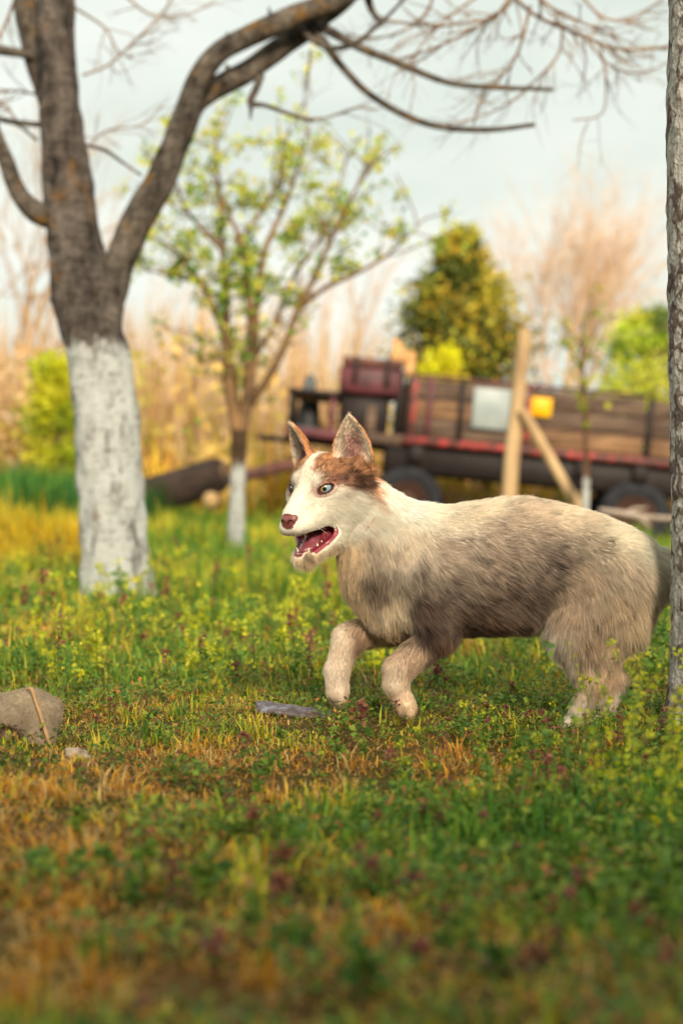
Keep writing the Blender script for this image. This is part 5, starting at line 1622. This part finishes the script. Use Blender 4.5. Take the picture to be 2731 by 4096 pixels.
# ------------------------------------------------------------------ things lying in the grass
# worn grey plush toy, 2.79 m away
PU, PY = 2365.0, 2.79
def p2w(p):
    p = np.asarray(p, float)
    return np.stack([(p[..., 0] - 1365.5) / PU, PY - p[..., 2] / PU, CAM_H + (2048 - p[..., 1]) / PU], -1)
pf = Field((-330, 2720, -150), (260, 2985, 150), 4.0)
pf.cone((-220, 2905, 0), (-40, 2880, 0), 80, 92, 30)
pf.cone((-40, 2878, 0), (120, 2855, 0), 92, 98, 30)
pf.cone((120, 2855, 5), (158, 2864, 10), 96, 90, 20)
pf.cone((180, 2870, 56), (186, 2960, 72), 50, 50, 12)         # near leg
pf.cone((152, 2905, 62), (156, 2955, 74), 38, 40, 12)
pf.cone((212, 2830, -10), (206, 2860, -6), 38, 32, 10)        # round end
pf.cone((170, 2860, -70), (190, 2950, -75), 46, 40, 14)
pf.cone((-200, 2940, 60), (-150, 2960, 70), 44, 36, 14)
pf.ell((26, 2962, 96), I3, (92, 74, 72), 8, 'sub')            # hollow between the legs
pf.cone((126, 2885, 108), (122, 2985, 112), 7, 9, 6, 'sub')
pf.cone((196, 2800, 70), (228, 2905, 60), 5, 6, 6, 'sub')
pf.cone((132, 2750, 96), (214, 2975, 112), 7, 7, 6, 'sub')
pv, pq = surface_nets(pf.D, pf.lo, pf.h)
pn_, _f = vnormals(pv, pq)
if ((pn_ * (pv - pv.mean(0))).sum() < 0): pq = pq[:, ::-1]; pn_ = -pn_
pc = np.tile(lin(172, 154, 130), (len(pv), 1)) * (0.8 + 0.4 * vnoise(pv, 14)[:, None]) * (0.75 + 0.5 * vnoise(pv, 55, 3)[:, None])
pink = np.array(lin(184, 150, 146))
wpk = (sstep(12, 0, np.linalg.norm((pv - np.array([210, 2845, 0])) / np.array([1, 1.4, 1.6]), axis=1) - 26) * 0.6 + ((pv[:, 0] < 112) & (pv[:, 1] > 2892) & (pv[:, 2] > 30)) * 0.75)[:, None]
pc = pc * (1 - wpk) + pink * wpk
toy = empty('plush_toy', p2w((60, 2965, 0))); tag(toy, 'worn grey plush toy with a tan strap lying at the left', 'toy')
tm_ = NM('felted_plush'); ta = tm_.new('ShaderNodeAttribute', attribute_name='col'); tm_.put(ta.outputs['Color'], tm_.b.inputs['Base Color'])
tm_.bump(tm_.noise(tm_.pos((1, 1, 2.5)), 420, 4, 0.7), 0.8, 0.004); tm_.set(Roughness=0.95, **{'Specular IOR Level': 0.1})
link('plush_body', np_mesh('plush_body', p2w(pv), pq, pc, True), tm_.m, toy)
# felt nap
npile = 16000
fa = np.linalg.norm(np.cross(pv[pq[:, 2]] - pv[pq[:, 0]], pv[pq[:, 3]] - pv[pq[:, 1]]), axis=1)
pk = rng.choice(len(pq), npile, p=fa / fa.sum()); w4 = rng.dirichlet((1, 1, 1, 1), npile)
rp_ = (pv[pq[pk]] * w4[:, :, None]).sum(1); rn_ = unit((pn_[pq[pk]] * w4[:, :, None]).sum(1)); rc_ = (pc[pq[pk]] * w4[:, :, None]).sum(1)
fl_ = unit(rng.normal(0, 0.5, (npile, 3)) + np.array([0.5, 0.5, 0])); fl_ = unit(fl_ - rn_ * (fl_ * rn_).sum(1, keepdims=True))
L_ = rng.uniform(4, 9, npile)[:, None]
pp_ = np.stack([rp_, rp_ + (rn_ * 0.6 + fl_ * 0.5) * L_ * 0.5, rp_ + (rn_ * 0.7 + fl_ * 1.0) * L_], 1)
strands('nap', p2w(pp_), np.tile(np.array([0.6, 0.5, 0.2]) / PU, (npile, 1)), np.repeat((rc_ * rng.uniform(0.8, 1.3, (npile, 1)))[:, None], 3, 1), fur.data.materials[0], toy)
t = Tubes(); t.add([p2w(np.array(p, float)) for p in ((120, 2752, 60), (143, 2748, 88), (160, 2790, 102), (185, 2855, 112), (205, 2915, 118), (222, 2972, 112))], [v / PU for v in (6, 7, 7, 7, 8, 9)], 8, 5)
link('strap', t.mesh('strap'), mat_noise('tan_leather', lin(176, 132, 92), lin(206, 166, 124), 60, rough=0.7, bump=0.2, dist=0.001), toy)

def pebble(name, label, c, r, seed, mat, cat='stone', sq=None):
    import bmesh
    bm = bmesh.new(); bmesh.ops.create_icosphere(bm, subdivisions=4, radius=1)
    for v in bm.verts:
        k = 1 + 0.22 * mnoise.noise(v.co * 1.3 + Vector((seed, 0, 0))) + 0.06 * mnoise.noise(v.co * 4 + Vector((0, seed, 0)))
        v.co = Vector((v.co.x * r[0] * k, v.co.y * r[1] * k, v.co.z * r[2] * k))
    me = bpy.data.meshes.new(name); bm.to_mesh(me); bm.free()
    me.polygons.foreach_set('use_smooth', np.ones(len(me.polygons), dtype=bool))
    o = link(name, me, mat, None, c); tag(o, label, cat)
    return o
st = pebble('stone', 'small flat beige stone in the grass by the plush toy', at(312, 3026, 2.60) + Vector((0, 0, 0.002)), (0.022, 0.016, 0.011), 3.0, mat_noise('beige_stone', lin(158, 138, 124), lin(196, 178, 162), 60, rough=0.85, bump=0.3, dist=0.001))
st.rotation_euler = (0, R(14), R(10))

# weathered bark slab, bluish on its upper face
shell = empty('bark_slab', at(1150, 2860, 3.10)); tag(shell, 'weathered bluish grey bark slab lying under the lifted forepaw', 'bark')
V_, Q_ = [], []
ns, nc = 24, 12
for i in range(ns):
    s = i / (ns - 1)
    px = 1022 + 300 * s; py = 2822 + 44 * s
    hw_ = 0.034 * (0.55 + 0.45 * math.sin(math.pi * min(1, 0.22 + s * 0.75)))
    for k in range(nc):
        a = (k / (nc - 1) - 0.5) * 2
        p = np.array(at(px, py, 3.09)) + np.array([0.004 * mnoise.noise(Vector((s * 5, a * 2, 0))), a * hw_, -0.010 * a * a + 0.003 * mnoise.noise(Vector((s * 9, a * 3, 4)))])
        if s < 0.06: p[2] -= 0.004
        V_.append(p)
for i in range(ns - 1):
    for k in range(nc - 1): Q_.append((i * nc + k, i * nc + k + 1, (i + 1) * nc + k + 1, (i + 1) * nc + k))
sm = NM('weathered_bark_slab')
sf = sm.noise(sm.pos(), 60, 6, 0.7)
sm.color(sm.ramp(sf, [(0.38, lin(70, 56, 54)), (0.52, lin(104, 92, 94)), (0.66, lin(146, 152, 170))]))
sm.bump(sm.noise(sm.pos((1, 3, 1)), 220, 5), 0.5, 0.002); sm.set(Roughness=0.55)
so = link('slab', np_mesh('slab', np.array(V_), np.array(Q_), None, True), sm.m, shell)
md = so.modifiers.new('thickness', 'SOLIDIFY'); md.thickness = 0.010; md.offset = -1
t = Tubes(); t.add([np.array(at(1030, 2838, 3.08)), np.array(at(1060, 2858, 3.085)), np.array(at(1110, 2880, 3.09))], [0.010, 0.012, 0.010], 8, 3, 0.15, 40)
link('slab_stub', t.mesh('slab_stub'), mat_noise('slab_underside', lin(50, 30, 28), lin(84, 56, 48), 40, rough=0.9), shell)

# ------------------------------------------------------------------ weeds
RED_TOP = [lin(142, 82, 74), lin(158, 98, 80), lin(124, 70, 72), lin(172, 116, 86)]
GREEN_L = [lin(96, 134, 52), lin(120, 150, 58), lin(80, 118, 54), lin(150, 160, 60)]
YEL_F = [lin(196, 196, 40), lin(214, 204, 60), lin(170, 186, 50)]
def weed(x, y, h, kind, lean=0.15, sz=1.0, dirn=None):
    """one upright weed: stem ribbons and leaf whorls"""
    z0 = float(gz(x, y)); a = rng.uniform(0, 6.28) if dirn is None else dirn
    k = 7
    s = np.linspace(0, 1, k)
    st_ = np.stack([x + lean * h * s ** 1.7 * math.cos(a), y + lean * h * s ** 1.7 * math.sin(a), z0 + h * s], -1)
    w = 0.0011 * sz * (1.3 - 0.7 * s)
    parts = []
    for ang in (0.0, math.pi / 2):
        o = np.array([math.cos(ang), math.sin(ang), 0]) * w[:, None]
        v = np.concatenate([st_ - o, st_ + o]); i = np.arange(k - 1)
        q = np.stack([i, i + k, i + 1 + k, i + 1], -1)
        col = np.tile(lin(96, 122, 50) if kind != 'red' else lin(118, 92, 62), (2 * k, 1))
        parts.append((v, q, np.zeros((0, 3), int), col))
    if kind == 'red':          # purple dead-nettle: leaves crowd towards a reddish top
        n = 44; t = 1 - rng.uniform(0, 1, n) ** 1.6 * 0.85
        P = np.stack([np.interp(t, s, st_[:, i]) for i in range(3)], -1) + rng.normal(0, 0.003 * sz, (n, 3))
        col = np.where((rng.random(n) < (t - 0.35) * 1.5)[:, None], pick_cols(RED_TOP, n), pick_cols(GREEN_L, n))
        parts.append(leaves(P, np.full(n, 0.011 * sz), col, 0.5, 1.5))
    elif kind == 'purse':      # thin stem, small pods and yellow-white florets at the tip
        n = 16; t = rng.uniform(0.3, 1.0, n)
        P = np.stack([np.interp(t, s, st_[:, i]) for i in range(3)], -1)
        parts.append(leaves(P, np.full(n, 0.011 * sz), pick_cols(GREEN_L, n), 0.5, 2.5))
        P2 = st_[-1] + rng.normal(0, 0.005 * sz, (14, 3))
        parts.append(leaves(P2, np.full(14, 0.008 * sz), pick_cols(YEL_F, 14), 0.8, 1.2))
        n2 = 6; P3 = np.tile(st_[0] + np.array([0, 0, 0.004]), (n2, 1)); parts.append(leaves(P3, np.full(n2, 0.03 * sz), pick_cols(GREEN_L, n2), 0.25, 3))
    else:                      # leafy green
        n = 34; t = rng.uniform(0.12, 1.0, n)
        P = np.stack([np.interp(t, s, st_[:, i]) for i in range(3)], -1)
        parts.append(leaves(P, np.full(n, 0.017 * sz), pick_cols(GREEN_L if kind == 'leaf' else YEL_F, n), 0.5, 1.8))
    return parts
def weed_obj(name, label, cat, parts, base):
    root = empty(name, base); tag(root, label, cat)
    link('stem', np_mesh('stem', *merge(parts[:2])), weed_mat, root)
    link('leaves', np_mesh('leaves', *merge(parts[2:])), weed_mat, root)['kind'] = 'stuff'
weed_mat = mat_vcol('weed_leaf', 0.5, 0.4)
wp_ = []
def strew(n, xr, yr, hr, kinds, sz=(0.8, 1.2), clump=None):
    for _ in range(n):
        y = rng.uniform(*yr); x = rng.uniform(*xr) if clump is None else rng.normal(*clump)
        wp_.extend(weed(x, y, rng.uniform(*hr), kinds[rng.integers(0, len(kinds))], rng.uniform(0.05, 0.4), rng.uniform(*sz)))
strew(260, (-0.85, 0.25), (3.4, 5.6), (0.05, 0.13), ('purse', 'leaf', 'purse', 'yel', 'red', 'purse'))
strew(240, (-2.0, 1.6), (5.0, 9.0), (0.08, 0.22), ('purse', 'leaf', 'yel', 'purse', 'purse', 'leaf', 'yel', 'red'), (1.1, 1.8))
strew(60, (0.05, 0.62), (2.75, 3.3), (0.02, 0.05), ('red', 'red', 'leaf', 'purse'), (0.45, 0.7))
strew(110, (0.08, 0.62), (2.0, 2.75), (0.02, 0.06), ('red', 'leaf', 'leaf', 'purse'), (0.45, 0.8))
strew(110, (0.0, 0.60), (1.25, 2.1), (0.02, 0.05), ('leaf', 'red', 'leaf', 'leaf'), (0.5, 0.9))
strew(40, (-0.6, 0.2), (2.2, 3.2), (0.02, 0.045), ('leaf', 'purse', 'red'), (0.5, 0.8))
strew(30, (-0.5, 0.1), (1.3, 2.2), (0.02, 0.05), ('leaf', 'red'), (0.7, 1.1))
def strew_px(n, pxr, yr, hr, kinds, sz):
    for _ in range(n):
        y = rng.uniform(*yr); x = (rng.uniform(*pxr) - 1365.5) / FPX * y
        wp_.extend(weed(x, y, rng.uniform(*hr), kinds[rng.integers(0, len(kinds))], rng.uniform(0.1, 0.5), rng.uniform(*sz)))
strew_px(26, (2480, 2900), (1.9, 2.5), (0.08, 0.20), ('leaf', 'leaf', 'purse', 'yel'), (0.6, 0.95))
strew_px(12, (2280, 2600), (1.9, 2.35), (0.12, 0.24), ('leaf', 'purse', 'yel'), (0.55, 0.8))
strew_px(20, (2150, 2700), (2.4, 2.8), (0.03, 0.07), ('leaf', 'red', 'purse'), (0.5, 0.8))
strew(60, (0.45, 1.0), (3.3, 4.6), (0.06, 0.2), ('leaf', 'leaf', 'purse'), (1.0, 1.5))
strew(22, (-0.42, 0.42), (1.3, 1.8), (0.02, 0.05), ('leaf', 'leaf', 'red'), (0.9, 1.4))
weeds = link('meadow_weeds', np_mesh('meadow_weeds', *merge(wp_)), weed_mat)
tag(weeds, 'mixed low weeds with reddish and yellow tops among the grass', 'weeds', kind='stuff')
p = at(1448, 2990, 2.62); weed_obj('dead_nettle', 'dark purple topped weed standing in front of the forepaws', 'weed', weed(p.x, 2.62, 0.075, 'red', 0.1, 1.3), (p.x, 2.62, 0))
p = at(2232, 2910, 2.85); weed_obj('shepherds_purse', 'thin stemmed weed with tiny yellow florets before the hind paw', 'weed', weed(p.x, 2.85, 0.095, 'purse', 0.5, 1.0, 0.2), (p.x, 2.85, 0))
p = at(720, 2790, 3.4); weed_obj('bent_stem', 'bent dark green stem leaning right in the left meadow', 'weed', weed(p.x, 3.4, 0.07, 'leaf', 1.3, 0.8, 0.1), (p.x, 3.4, 0))
